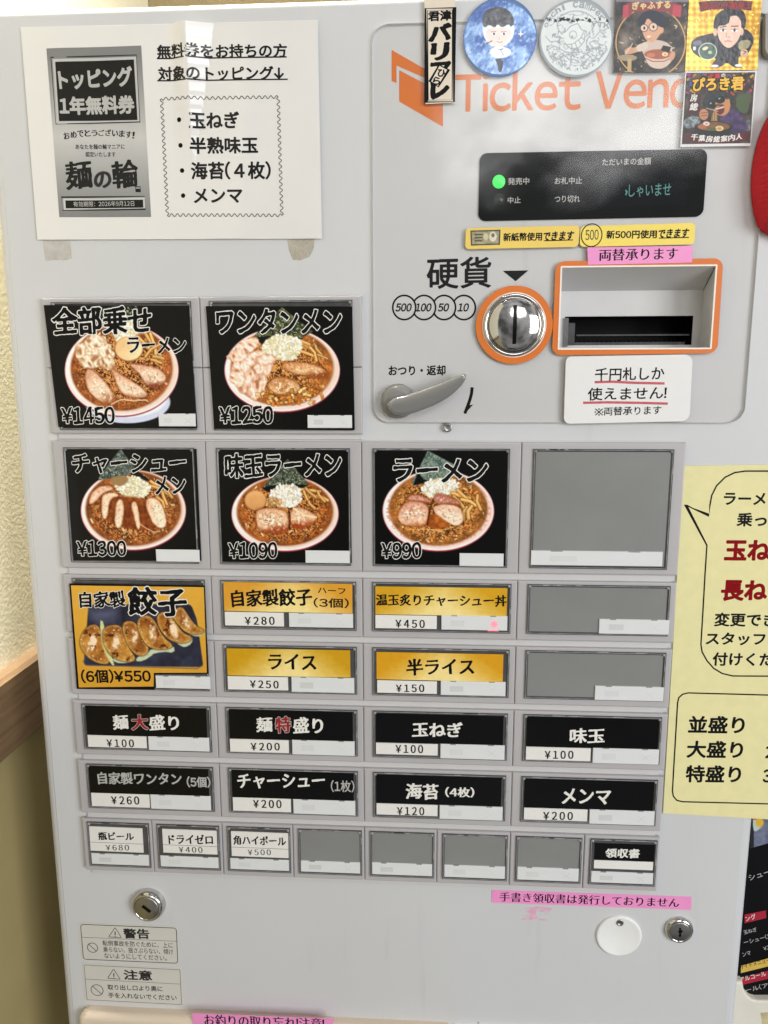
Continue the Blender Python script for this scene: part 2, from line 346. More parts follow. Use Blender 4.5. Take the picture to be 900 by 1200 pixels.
# ------------------------------------------------------------------ painter for printed pictures (crop coordinates)
def vnoise(x, y, seed):
    rs = np.random.RandomState(seed); g = rs.rand(64, 64)
    xi = np.floor(x).astype(int); yi = np.floor(y).astype(int); fx = x - xi; fy = y - yi
    fx = fx * fx * (3 - 2 * fx); fy = fy * fy * (3 - 2 * fy)
    a = g[yi % 64, xi % 64]; b = g[yi % 64, (xi + 1) % 64]; c = g[(yi + 1) % 64, xi % 64]; d = g[(yi + 1) % 64, (xi + 1) % 64]
    return (a * (1 - fx) + b * fx) * (1 - fy) + (c * (1 - fx) + d * fx) * fy
def chaikin(p, it=2):
    p = np.asarray(p, float)
    for _ in range(it):
        q = np.roll(p, -1, 0); p = np.stack([p * 0.75 + q * 0.25, p * 0.25 + q * 0.75], 1).reshape(-1, 2)
    return p
class Paint:
    def __init__(s, X, Y): s.X, s.Y = X, Y; s.C = np.zeros((len(X), 3)); s.soft = 5.0
    def noise(s, scale, seed=0, o=3, sy=1.0, rot=0.0):
        c, q = math.cos(rot), math.sin(rot); x = (s.X * c + s.Y * q) / scale; y = (-s.X * q + s.Y * c) / scale * sy; r = 0; a = 0.5; t = 0
        for k in range(o): r = r + a * vnoise(x + 17.3 * k, y + 5.1 * k, seed + k); t += a; a *= 0.55; x = x * 2; y = y * 2
        return r / t
    def put(s, a, col):
        a = np.clip(a, 0, 1)[:, None]; s.C = s.C * (1 - a) + np.asarray(col, float) * a
    def ramp(s, t, c0, c1): t = np.clip(t, 0, 1)[:, None]; return np.asarray(c0, float) * (1 - t) + np.asarray(c1, float) * t
    def ell(s, cx, cy, rx, ry, rot=0.0, soft=None):
        c, q = math.cos(R(rot)), math.sin(R(rot)); x = s.X - cx; y = s.Y - cy; u = (x * c + y * q) / rx; w = (-x * q + y * c) / ry
        return ((1 - np.sqrt(u * u + w * w)) * min(rx, ry)) / (soft or s.soft) + 0.5
    def sd(s, p):
        p = np.asarray(p, float); dm = np.full(len(s.X), 1e9); ins = np.zeros(len(s.X), bool)
        for i in range(len(p)):
            a, b = p[i], p[(i + 1) % len(p)]; ab = b - a; t = np.clip(((s.X - a[0]) * ab[0] + (s.Y - a[1]) * ab[1]) / (ab @ ab + 1e-9), 0, 1)
            dm = np.minimum(dm, np.hypot(s.X - a[0] - t * ab[0], s.Y - a[1] - t * ab[1]))
            cr = (a[1] > s.Y) != (b[1] > s.Y)
            if abs(ab[1]) > 1e-9: ins ^= cr & (s.X < a[0] + (s.Y - a[1]) / ab[1] * ab[0])
        return np.where(ins, dm, -dm)
    def poly(s, p, sm=2, soft=None):
        return s.sd(chaikin(p, sm) if sm else p) / (soft or s.soft) + 0.5
    def line(s, p, w, soft=None):
        p = np.asarray(p, float); dm = np.full(len(s.X), 1e9)
        for a, b in zip(p[:-1], p[1:]):
            ab = b - a; t = np.clip(((s.X - a[0]) * ab[0] + (s.Y - a[1]) * ab[1]) / (ab @ ab + 1e-9), 0, 1)
            dm = np.minimum(dm, np.hypot(s.X - a[0] - t * ab[0], s.Y - a[1] - t * ab[1]))
        return (w / 2 - dm) / (soft or s.soft) + 0.5
    def bits(s, inside, n, size, cols, seed, elong=2.0, edge=0.0):    # small chopped pieces inside a region alpha
        rs = np.random.RandomState(seed); idx = np.nonzero(inside > 0.5)[0]
        if not len(idx): return
        for _ in range(n):
            k = idx[rs.randint(len(idx))]; cx, cy = s.X[k], s.Y[k]; r = size[0] + rs.rand() * (size[1] - size[0]); e = 1 + rs.rand() * (elong - 1); an = rs.rand() * math.pi
            j = np.nonzero((abs(s.X - cx) < r * e + 4) & (abs(s.Y - cy) < r * e + 4))[0]
            x, y = s.X[j] - cx, s.Y[j] - cy; u = (x * math.cos(an) + y * math.sin(an)) / e; w = -x * math.sin(an) + y * math.cos(an)
            col = np.asarray(cols[rs.randint(len(cols))], float) * (0.88 + 0.24 * rs.rand())
            if edge:
                a = np.clip((r + 3 - np.maximum(abs(u), abs(w))) / 3, 0, 1)[:, None] * edge; s.C[j] = s.C[j] * (1 - a) + np.array([70, 40, 18]) * a
            a = np.clip((r - np.maximum(abs(u), abs(w) * 1.15)) / 3 + 0.5, 0, 1)[:, None]
            s.C[j] = s.C[j] * (1 - a) + col * a

# ------------------------------------------------------------------ lettering: distance fields of the built-in font
GL = {}; GEO = {}; CELL = 1 / 60.0
_tc = bpy.data.curves.new('t', 'FONT'); _tc.resolution_u = 4; _to = bpy.data.objects.new('t', _tc); COL.objects.link(_to)
def _mesh(body):
    _tc.body = body; dg = bpy.context.evaluated_depsgraph_get(); dg.update(); ev = _to.evaluated_get(dg); me = ev.to_mesh()
    v = np.empty(len(me.vertices) * 3, np.float32); me.vertices.foreach_get('co', v); v = v.reshape(-1, 3)[:, :2].astype(float)
    cnt = {}
    for p in me.polygons:
        vs = list(p.vertices)
        for a, b in zip(vs, vs[1:] + vs[:1]):
            ka, kb = tuple(np.round(v[a], 5)), tuple(np.round(v[b], 5)); k = (ka, kb) if ka < kb else (kb, ka); cnt[k] = cnt.get(k, 0) + 1
    ev.to_mesh_clear()
    return v, np.array([k for k, n in cnt.items() if n == 1])
EM = _mesh('国国')[0][:, 0].max() - _mesh('国')[0][:, 0].max()
def glyph(ch):
    if ch in GL: return GL[ch]
    v, e = _mesh(chr(ord(ch) + 0xFEE0) if 33 <= ord(ch) < 127 else '\uffe5' if ch == '¥' else ch); v = v / EM; e = e / EM; lo, hi = v.min(0), v.max(0); mg = 0.11
    nx = int((hi[0] - lo[0] + 2 * mg) / CELL) + 2; ny = int((hi[1] - lo[1] + 2 * mg) / CELL) + 2
    gx = lo[0] - mg + np.arange(nx) * CELL; gy = lo[1] - mg + np.arange(ny) * CELL
    X, Y = np.meshgrid(gx, gy); x = X.ravel()[:, None]; y = Y.ravel()[:, None]; a, b = e[:, 0], e[:, 1]; ab = b - a
    out = np.empty(X.size)
    for k in range(0, X.size, 1500):
        xs, ys = x[k:k + 1500], y[k:k + 1500]
        t = np.clip(((xs - a[:, 0]) * ab[:, 0] + (ys - a[:, 1]) * ab[:, 1]) / ((ab ** 2).sum(1) + 1e-12), 0, 1)
        dd = np.sqrt(((xs - a[:, 0] - t * ab[:, 0]) ** 2 + (ys - a[:, 1] - t * ab[:, 1]) ** 2).min(1))
        cr = (a[:, 1] > ys) != (b[:, 1] > ys); xi = a[:, 0] + (ys - a[:, 1]) / np.where(abs(ab[:, 1]) < 1e-9, 1e-9, ab[:, 1]) * ab[:, 0]
        out[k:k + 1500] = np.where(((cr & (xs < xi)).sum(1) % 2) == 1, dd, -dd)
    GL[ch] = (out.reshape(ny, nx), gx, gy, lo, hi); return GL[ch]
def shift(F, dx, dy):                        # F sampled at (x + dx, y + dy), in cells
    for axis, s_ in ((1, dx / CELL), (0, dy / CELL)):
        k = math.floor(s_); f = s_ - k; F = np.roll(F, -k, axis) * (1 - f) + np.roll(F, -k - 1, axis) * f
    return F
STY = {  # t: embolden, ex: widen uprights, ey: thin level strokes, nz: ragged edge, sh: italic, sl: rising slope, jit: per-character tilt
    'gothic': dict(t=0.006), 'medium': dict(t=0.016), 'bold': dict(t=0.030), 'heavy': dict(t=0.042), 'light': dict(t=-0.006),
    'italic': dict(t=0.018, sh=0.2), 'mincho': dict(ex=0.016, ey=0.012, t=0.006), 'minchob': dict(ex=0.024, ey=0.006, t=0.014),
    'brush': dict(t=0.027, ex=0.010, ey=0.002, nz=0.024, sl=0.08, jit=3.0), 'kaisho': dict(t=0.022, ex=0.014, ey=0.004, nz=0.016, sl=0.07, jit=1.2),
    'hand': dict(t=0.014, nz=0.012, sl=0.02, jit=2.0), 'thick': dict(t=0.042, nz=0.006, jit=1.0)}
def chargeo(ch, style, extra):
    key = (ch, style, round(extra, 4))
    if key in GEO: return GEO[key]
    F, gx, gy, lo, hi = glyph(ch); S = STY[style]; F = F.copy()
    ex, ey = S.get('ex', 0), S.get('ey', 0)
    if ex: F = np.maximum(F, np.maximum(shift(F, ex, 0), shift(F, -ex, 0)))
    if ey: F = np.minimum(F, np.minimum(shift(F, 0, ey), shift(F, 0, -ey)))
    if S.get('nz'):
        X, Y = np.meshgrid(gx, gy); q = Paint(X.ravel(), Y.ravel()); F = F + (q.noise(0.16, ord(ch) % 97, 2).reshape(F.shape) - 0.5) * 2 * S['nz']
    F = F + S.get('t', 0) + extra
    F[0, :] = F[-1, :] = -1; F[:, 0] = F[:, -1] = -1
    I = F > 0; verts, faces, idx = [], [], {}
    def vid(x, y):
        k = (round(x, 6), round(y, 6))
        if k not in idx: idx[k] = len(verts); verts.append((x, y))
        return idx[k]
    full = I[:-1, :-1] & I[:-1, 1:] & I[1:, :-1] & I[1:, 1:]; some = (I[:-1, :-1] | I[:-1, 1:] | I[1:, :-1] | I[1:, 1:]) & ~full
    for r in range(full.shape[0]):
        row = full[r]; c = 0; n = len(row)
        while c < n:
            if row[c]:
                c0 = c
                while c < n and row[c]: c += 1
                faces.append((vid(gx[c0], gy[r]), vid(gx[c], gy[r]), vid(gx[c], gy[r + 1]), vid(gx[c0], gy[r + 1])))
            else: c += 1
    for r, c in zip(*np.nonzero(some)):
        cs = [(r, c), (r, c + 1), (r + 1, c + 1), (r + 1, c)]; f = []
        for k in range(4):
            (r0, c0), (r1, c1) = cs[k], cs[(k + 1) % 4]; f0, f1 = F[r0, c0], F[r1, c1]
            if f0 > 0: f.append(vid(gx[c0], gy[r0]))
            if (f0 > 0) != (f1 > 0):
                t = f0 / (f0 - f1); f.append(vid(gx[c0] + (gx[c1] - gx[c0]) * t, gy[r0] + (gy[r1] - gy[r0]) * t))
        f = [a for i, a in enumerate(f) if a != f[i - 1]]
        if len(f) >= 3: faces.append(tuple(f))
    GEO[key] = (np.array(verts).reshape(-1, 2), faces, lo, hi); return GEO[key]
def text(mb, body, bl, br, h, d, m, style='gothic', xf=PX, outline=None, gap=0.0, lift=0.04, pad=None, extra=0.0):
    S = STY[style]; cur = 0.0; items = []
    for ch in body:
        if ch in ' \u3000': cur += 0.32 if ch == ' ' else 1.0; continue
        lo, hi = glyph(ch)[3:]
        if ord(ch) > 0x2E80: x0 = cur; adv = 1.0
        else: x0 = cur + 0.045 - lo[0]; adv = hi[0] - lo[0] + 0.09
        items.append((ch, x0, lo, hi)); cur += adv + gap
    if pad: lx, hx, ly, hy = 0.04, cur - gap - 0.04, -0.07, 0.81
    else:
        lx = min(x0 + lo[0] for _, x0, lo, hi in items); hx = max(x0 + hi[0] for _, x0, lo, hi in items)
        ly = min(lo[1] for _, _, lo, _ in items); hy = max(hi[1] for _, _, _, hi in items)
    A = xf(bl, d); B = xf(br, d); e1 = B - A; L = np.hypot(*e1); e1 = e1 / L; up = np.array([e1[1], -e1[0]])
    H = np.hypot(*(xf((bl[0], bl[1] - h), d) - A)); kx, ky = L / (hx - lx), H / (hy - ly)
    rs = random.Random(body + style)
    layers = [(m, extra, 0.0)] if not outline else [(outline[0], extra + outline[1], 0.0), (m, extra, lift)]
    for ch, x0, lo, hi in items:
        ja = R(rs.uniform(-1, 1) * S.get('jit', 0)); jy = rs.uniform(-1, 1) * 0.012 * (S.get('jit', 0) > 0)
        for mt, ex, dz in layers:
            V, Fc, _, _ = chargeo(ch, style, ex)
            if not len(V): continue
            c = (lo + hi) / 2; q = V - c; q = np.c_[q[:, 0] * math.cos(ja) - q[:, 1] * math.sin(ja), q[:, 0] * math.sin(ja) + q[:, 1] * math.cos(ja)]
            q = np.c_[q[:, 0] + S.get('sh', 0) * q[:, 1], q[:, 1] + S.get('sl', 0) * q[:, 0]] + c
            x = (q[:, 0] + x0 - lx) * kx; y = (q[:, 1] - ly + jy) * ky
            P = A + x[:, None] * e1 + y[:, None] * up
            mb.add(np.c_[P, np.full(len(P), d + dz)], Fc, mt)

# ================================================================== SETTING
def box3(mb, x0, x1, y0, y1, d0, d1, m):
    v = [(x, y, d) for x in (x0, x1) for y in (y0, y1) for d in (d0, d1)]
    mb.add(v, [(0, 1, 3, 2), (4, 5, 7, 6), (0, 1, 5, 4), (2, 3, 7, 6), (0, 2, 6, 4), (1, 3, 7, 5)], m)
WX = -272.0
def on_x(px, py, X):
    D = ray(px, py); t = (X - CC[0]) / D[0]; return CC[1] + t * D[1]
yr0, yr1 = on_x(2, 798.5, WX + 12), on_x(2, 897, WX + 12)
b = MB(); box3(b, WX - 80, WX, -900, (yr0 + yr1) / 2, -430, 900, WALLU)
side = tag(b.build('side_wall'), 'cream papered side wall left of the machine with a brown wooden rail', 'wall')
b = MB(); box3(b, WX - 80, WX - 0.5, (yr0 + yr1) / 2 + 0.5, 1300, -429, 899, WALLL); b.build('wainscot', side)
b = MB(); v = [(WX, yr0, -428), (WX + 9, yr0, -428), (WX + 12, yr0 + 3, -428), (WX + 12, yr1 - 3, -428), (WX + 9, yr1, -428), (WX, yr1, -428)]
v2 = [(x, y, 880) for x, y, _ in v]; n = len(v)
b.add(v + v2, [(i, (i + 1) % n, n + (i + 1) % n, n + i) for i in range(n)] + [tuple(range(n)), tuple(range(n, 2 * n))], WOOD); b.build('wooden_rail', side)
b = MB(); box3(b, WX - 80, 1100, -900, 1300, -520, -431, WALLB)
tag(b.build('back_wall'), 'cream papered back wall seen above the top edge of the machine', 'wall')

# ================================================================== TICKET MACHINE
XL, XR, YT, YB = -227.0, 262.8, -255.0, 1295.0
mach = root('ticket_vending_machine', 18, 1300, -200, 'pale grey ramen ticket vending machine covered with photo menu buttons and stickers', 'ticket machine')
B3 = XF(640, 280, 900 / 220)
hole = np.array([B3(p, 2.4) for p in ((77, 140), (813, 128), (785, 520), (62, 525))])
hx0, hx1, hy0, hy1 = hole[[0, 3], 0].mean(), hole[[1, 2], 0].mean(), hole[:2, 1].mean(), hole[2:, 1].mean()
# cabinet: front face with the bill opening, rounded left and right folds
b = MB(); rr = 7.0
xs = [XL + rr, hx0, hx1, XR - rr]; ys = [YT + 4, hy0, hy1, YB]
for i in range(3):
    for j in range(3):
        if (i, j) != (1, 1): b.add([(xs[i], ys[j], 0), (xs[i + 1], ys[j], 0), (xs[i + 1], ys[j + 1], 0), (xs[i], ys[j + 1], 0)], [(0, 1, 2, 3)], PANEL)
prof = [(0, 0), (0.6, -0.5)] + [(0.6 + (rr - 0.6) * math.sin(a), -0.5 - (rr - 0.6) * (1 - math.cos(a))) for a in np.linspace(0.15, math.pi / 2, 8)] + [(rr, -400)]
for sgn, xb in ((1, XR - rr), (-1, XL + rr)):
    v = [(xb + sgn * x, y, d) for x, d in prof for y in (YT + 4, YB)]
    f = [(2 * k, 2 * k + 2, 2 * k + 3, 2 * k + 1) for k in range(len(prof) - 1)]; b.add(v, f, SIDE, smooth=False)
pt = [(0, 0)] + [(4 * math.sin(a), -4 * (1 - math.cos(a))) for a in np.linspace(0.2, math.pi / 2, 6)] + [(4, -400)]
v = [(x, YT + 4 - y, d) for y, d in pt for x in (XL + 1, XR - 1)]
b.add(v, [(2 * k, 2 * k + 2, 2 * k + 3, 2 * k + 1) for k in range(len(pt) - 1)], SIDE)
b.add([(XL, YT, -400), (XR, YT, -400), (XR, YB, -400), (XL, YB, -400)], [(0, 1, 2, 3)], SIDE)
b.build('cabinet', mach)

# printed lettering on the front plate
b = MB(); P7 = XF(430, 40, 900 / 130)
b.flat(quad([(200, 128), (470, 283), (470, 355), (240, 255), (240, 397), (200, 380)], P7), 0.12, ORANGE)
b.flat(quad([(262, 293), (617, 478), (617, 752), (262, 547)], P7), 0.12, ORANGE)
b.build('logo_print', mach)
b = MB(); text(b, 'Ticket Vendor', (534, 131), (864, 124), 46, 0.12, ORANGE, 'medium', gap=-0.035); b.build('brand_lettering', mach); b = MB()
P1 = XF(440, 290, 900 / 220)
text(b, '硬貨', (248, 198), (552, 191), 146, 0.12, INK, 'medium', P1)
b.flat(quad([(610, 112), (733, 110), (672, 162)], P1), 0.12, INK)
for cx, r, s_ in ((138, 54, '500'), (233, 54, '100'), (329, 54, '50'), (424, 54, '10')):
    ang = np.linspace(0, 2 * math.pi, 48, endpoint=False) if cx > 420 else np.linspace(0.62, 2 * math.pi - 0.62, 44)
    if cx == 138: ang = np.linspace(0, 2 * math.pi, 48, endpoint=False)
    elif cx > 138: ang = np.linspace(-math.pi + 0.52, math.pi - 0.52, 44)
    b.stroke(quad([(cx + 55 * math.cos(a), 288 + 58 * math.sin(a)) for a in ang], P1), 1.05, 0.12 + cx * 1e-5, INK, closed=(cx == 138))
    w = {3: 37, 2: 25}[len(s_)]; text(b, s_, (cx - w - 2, 306), (cx + w - 3, 306), 37, 0.12, INK, 'italic', P1, extra=0.014)
b.build('coin_lettering', mach); b = MB()
P4 = XF(430, 410, 900 / 140)
text(b, 'おつり・返却', (165, 193), (590, 190), 73, 0.12, INK, 'bold', P4)
b.stroke(quad([(793, 282), (788, 330), (776, 375), (760, 420), (738, 478)], P4), 1.9, 0.12, INK)
b.flat(quad([(762, 418), (800, 412), (735, 484), (728, 470)], P4), 0.125, INK)
b.build('lever_lettering', mach)

# bill slot: orange frame, sloping funnel, dark mouth
b = MB(); outer = rnd([B3(p, 2.6) for p in ((46, 107), (850, 92), (821, 548), (28, 558))], 5.0, 6)
inner = rnd([(hx0, hy0), (hx1, hy0), (hx1, hy1), (hx0, hy1)], 0.01, 6)
inw = rnd([(hx0 - 0.9, hy0 - 0.9), (hx1 + 0.9, hy0 - 0.9), (hx1 + 0.9, hy1 + 0.9), (hx0 - 0.9, hy1 + 0.9)], 0.5, 6)
b.ring(outer, inw, 2.3, 2.6, ORANGE); b.ring(inw, inner, 2.3, 2.75, WHITEL)
slot = b.build('bill_slot', mach)
b = MB(); D_ = -22.0
bx0, bx1 = hx0 + 2.0, mm(824.6, 339.4, D_)[0]; by0 = mm(742, 340.5, D_)[1]; by1 = hy1 - 0.4
mo = [mm(662, 371, D_), mm(812.4, 371, D_), mm(812.4, 404, D_), mm(662, 404, D_)]; mx0, mx1, my0 = mo[0][0], mo[1][0], mo[0][1]; my1 = min(mo[2][1], by1 - 1.2)
F_ = [(hx0, hy0, 2.3), (hx1, hy0, 2.3), (hx1, hy1, 2.3), (hx0, hy1, 2.3), (bx0, by0, D_), (bx1, by0, D_), (bx1, by1, D_), (bx0, by1, D_)]
b.add(F_, [(0, 1, 5, 4), (1, 2, 6, 5), (2, 3, 7, 6), (3, 0, 4, 7)], STRIP)
for r_ in ((bx0, by0, bx1, my0), (bx0, my0, mx0, my1), (mx1, my0, bx1, my1), (bx0, my1, bx1, by1)): b.flat(rect(*r_), D_, STRIP)
b.add([(hx1 - 0.3, hy0 + 0.6, 1.6), (hx1 - 0.3, hy0 + 1.3, 1.6), (bx1 - 0.2, by0 + 0.3, D_ + 0.4), (bx1 - 0.2, by0 - 0.4, D_ + 0.4)], [(0, 1, 2, 3)], INK)
b.build('slot_funnel', slot)
b = MB(); D2 = -50
b.add([(mx0, my0, D_), (mx1, my0, D_), (mx1, my1, D_), (mx0, my1, D_), (mx0, my0, D2), (mx1, my0, D2), (mx1, my1, D2), (mx0, my1, D2)], [(0, 1, 5, 4), (1, 2, 6, 5), (2, 3, 7, 6), (3, 0, 4, 7), (4, 5, 6, 7)], BLACK)
yy = my0 + (my1 - my0) * 0.62
box3(b, mx0 + 8, mx1 - 1, yy, yy + 1.0, -40, -24, BEZEL); box3(b, mx0 + 5, mx1 - 4, yy + 5, my1, -40, -23, BEZEL)
for k in range(26): box3(b, mx0 + 8 + k * 2.8, mx0 + 9.2 + k * 2.8, yy + 4.2, yy + 5, -38, -23.4, BLACK)
b.build('bill_mouth', slot)
b = MB(); box3(b, mx0 - 0.8, mx0 + 2.2, my0 + 1, my1 + 0.8, -30, -20.6, CHROME); box3(b, mx0 + 2.4, mx0 + 6.5, my0 + 4, my1, -34, -21.5, BEZEL); b.build('bill_guide', slot)

# coin slot
cc = PX((602.6, 381), 2.4); ro = 23.2
b = MB(); b.ring(circ(cc, ro, 64), circ(cc, 19.3, 64), 2.3, 2.55, ORANGE); b.ring(circ(cc, 19.3, 64), circ(cc, 18.7, 64), 2.3, 2.6, WHITEL)
coin = b.build('coin_slot', mach)
b = MB(); b.lathe(cc, [(18.6, 2.3), (18.6, 3.6), (18.1, 4.2), (17.2, 4.2), (16.2, 3.4), (15.6, 3.2), (15.5, 2.6)], CHROME, 72, cap=False); b.build('coin_bezel', coin)
dome = lambda r: 3.0 + 5.2 * math.sqrt(max(0, 1 - (r / 17.0) ** 2))
b = MB(); b.lathe(cc, [(15.3, 2.4)] + [(r, dome(r)) for r in np.linspace(15.3, 0.05, 22)], CHROME, 72); b.build('coin_dome', coin)
b = MB(); ysl = np.linspace(-11.4, 11.4, 24); v = [(cc[0] - 0.2 + sx * 1.15, cc[1] + y, dome(abs(y)) + 0.10) for y in ysl for sx in (-1, 1)]
b.add(v, [(2 * k, 2 * k + 1, 2 * k + 3, 2 * k + 2) for k in range(23)], BLACK); b.build('coin_slit', coin)

# change return lever
b = MB(); hc = P4((236, 388), 3); hr = 118 / P4.k / 1.80
b.lathe(hc, [(hr + 0.6, 0.1), (hr + 0.3, 3.0), (hr - 0.4, 6.2), (hr - 1.6, 7.4), (hr - 4, 7.8), (0.05, 7.9)], LEVER2, 48)
lev = b.build('return_lever', mach)
arm = [(150, 400), (175, 372), (225, 352), (290, 342), (345, 320), (440, 290), (540, 252), (640, 212), (722, 176), (745, 172), (755, 190), (752, 215), (725, 258), (680, 308), (620, 355), (540, 402), (450, 442), (350, 476), (280, 494), (225, 492), (180, 478), (150, 445)]
top_ = [(150, 400), (205, 357), (290, 342), (345, 322), (440, 291), (540, 253), (640, 213), (722, 178), (748, 176)]
bot_ = [(152, 440), (200, 490), (290, 493), (350, 478), (440, 447), (540, 404), (640, 342), (722, 260), (754, 205)]
lv = MB(); na = 24; V_ = []; N_ = 40
tq, bq = quad(top_, P4, 9), quad(bot_, P4, 9); tt = np.linspace(0, 1, len(top_)); ts = np.linspace(0, 1, N_)
T_ = np.c_[np.interp(ts, tt, tq[:, 0]), np.interp(ts, tt, tq[:, 1])]; B_ = np.c_[np.interp(ts, tt, bq[:, 0]), np.interp(ts, tt, bq[:, 1])]
for it in range(3): T_[1:-1] = (T_[:-2] + 2 * T_[1:-1] + T_[2:]) / 4; B_[1:-1] = (B_[:-2] + 2 * B_[1:-1] + B_[2:]) / 4
for k in range(N_):
    c_ = (T_[k] + B_[k]) / 2; h_ = (T_[k] - B_[k]) / 2; e_ = min(1, math.sqrt(max(0.02, 1 - abs(2 * ts[k] - 1) ** 14)))
    for q in range(na):
        a = q / na * 2 * math.pi; cs, sn = math.cos(a), math.sin(a); cs = math.copysign(abs(cs) ** 0.7, cs); sn = math.copysign(abs(sn) ** 0.55, sn)
        V_.append((*(c_ + h_ * cs * e_), 9.3 + 4.0 * sn * e_))
lv.add(V_, [(k * na + q, k * na + (q + 1) % na, (k + 1) * na + (q + 1) % na, (k + 1) * na + q) for k in range(N_ - 1) for q in range(na)] + [tuple(range(na)), tuple(range((N_ - 1) * na, N_ * na))], LEVER, smooth=True)
lv.build('lever_arm', lev)
sc_ = PX((524.5, 500.8), 1)
b = MB(); b.lathe(sc_, [(2.9, 0), (2.9, 2.6), (2.3, 3.2), (1.9, 3.0), (0.05, 3.0)], STEEL, 28); b.build('lever_stop_pin', mach)

# clear plate over the payment section, its edge ground
ax0, ax1, ay0, ay1 = 7.6, 234.2, -240.2, -12.0
b = MB(); zt = 2.25
lp = rnd([(ax0, ay0), (hx0, ay0), (hx0, ay1), (ax0, ay1)], [9, 0, 0, 9], 6); rp_ = rnd([(hx1, ay0), (ax1, ay0), (ax1, ay1), (hx1, ay1)], [0, 9, 9, 0], 6)
b.flat(lp, zt, ACRYL); b.flat(rp_, zt, ACRYL); b.flat(rect(hx0, ay0, hx1, hy0), zt, ACRYL); b.flat(rect(hx0, hy1, hx1, ay1), zt, ACRYL)
full = rnd([(ax0, ay0), (ax1, ay0), (ax1, ay1), (ax0, ay1)], 9, 6); b.ring(full, inset(full, 0.22), 0.05, zt + 0.02, ACRYL, mtop=ACRED)
b.build('clear_front_plate', mach)

# display
P3 = XF(540, 160, 3.0)
b = MB(); b.prism(rnd(quad([(67, 60), (866, 45), (850, 282), (61, 298)], P3), 4, 5), 0.02, 1.2, SCREEN, 0.2, 1)
b.flat(quad([(487, 128), (800, 120), (792, 243), (485, 250)], P3), 1.24, LCD)
text(b, 'ただいまの金額', (497, 103), (668, 98), 25, 1.3, GINK, 'medium', P3)
text(b, '発売中', (166, 170), (240, 168), 24, 1.3, GINK, 'medium', P3); text(b, 'お札中止', (330, 168), (426, 166), 24, 1.3, GINK, 'medium', P3)
text(b, '中止', (165, 235), (210, 234), 22, 1.3, GINK, 'medium', P3); text(b, 'つり切れ', (330, 232), (418, 231), 24, 1.3, GINK, 'medium', P3)
text(b, 'しゃいませ', (590, 213), (738, 208), 44, 1.3, LCDT, 'gothic', P3)
b.stroke(quad([(577, 190), (582, 196), (578, 208)], P3), 0.8, 1.3, LCDT)
disp = b.build('display_panel', mach)
b = MB(); b.lathe(P3((133, 161)), [(3.7, 1.1), (3.7, 1.6), (3.0, 2.0), (0.05, 2.1)], LEDON, 28); b.build('status_lamp', disp)
b = MB(); b.lathe(P3((135, 222)), [(3.3, 1.1), (3.3, 1.27), (0.05, 1.28)], LEDOFF, 28); o_ = b.build('status_lamp', disp)

# ------------------------------------------------------------------ button bank
HP = 44.372994
b = MB()
b.box(-197, 0.6, -86, -1, 0.02, 1.3, STRIP, 0.3, 1); b.box(-197, 197.5, -0.8, 310.5, 0.02, 1.3, STRIP, 0.3, 1)
b.build('button_base_plate', mach)
def plate(name, y0, y1, x0, x1, n):
    p = MB(); w = (x1 - x0) / n
    for k in range(n): p.box(x0 + k * w + (0.14 if k else 0), x0 + (k + 1) * w - (0.14 if k < n - 1 else 0), y0, y1, 1.0, 4.0, HOUSE, 0.9, 3)
    return p.build(name, mach)
for y0, y1, x1, n in ((-89, -46.3, 0.8, 2), (-45.9, -4.8, 0.8, 2), (0, 84, 200, 4), (88.7, 128.6, 200, 4), (133.1, 173, 200, 4), (177.5, 217.3, 200, 4), (221.9, 261.5, 200, 4), (266.2, 306.3, 200, 8)):
    plate('button_row_housing', y0, y1, -200, x1, n)
def bezel(mb, x0, y0, x1, y1, dark=False, t=1.7):
    o = rect(x0, y0, x1, y1); i1 = inset(o, t)
    mb.ring(o, inset(o, 0.5), 3.9, 5.0, BEZEL); mb.ring(inset(o, 0.5), inset(o, 0.85), 4.6, 5.15, BEZLT); mb.ring(inset(o, 0.85), i1, 3.9, 5.0, BEZEL, d1i=4.4)
    mb.flat(rect(x0 + t, y0 + t, x1 - t, y1 - t), 4.25, BEZEL if dark else BACK)
    for k, (cx, cy) in enumerate(((x0 + 1.6, y0 + 1.6), (x1 - 1.6, y0 + 1.6))): mb.lathe((cx, cy), [(0.8, 4.9), (0.7, 5.2), (0.05, 5.25)], BEZLT, 10)
    for k in range(3):
        q = random.uniform(x0 + 6, x1 - 18); mb.box(q, q + random.uniform(4, 11), y0 + 0.15, y0 + 0.6, 4.9, 5.2, BEZLT)
    q = random.uniform(y0 + 3, y1 - 10); mb.box(x1 - 0.6, x1 - 0.15, q, q + random.uniform(3, 7), 4.9, 5.2, BEZLT)
def rot_rect(x0, y0, x1, y1, a):
    p = rect(x0, y0, x1, y1); c = p.mean(0); q = p - c; a = R(a); return np.c_[q[:, 0] * math.cos(a) - q[:, 1] * math.sin(a), q[:, 0] * math.sin(a) + q[:, 1] * math.cos(a)] + c
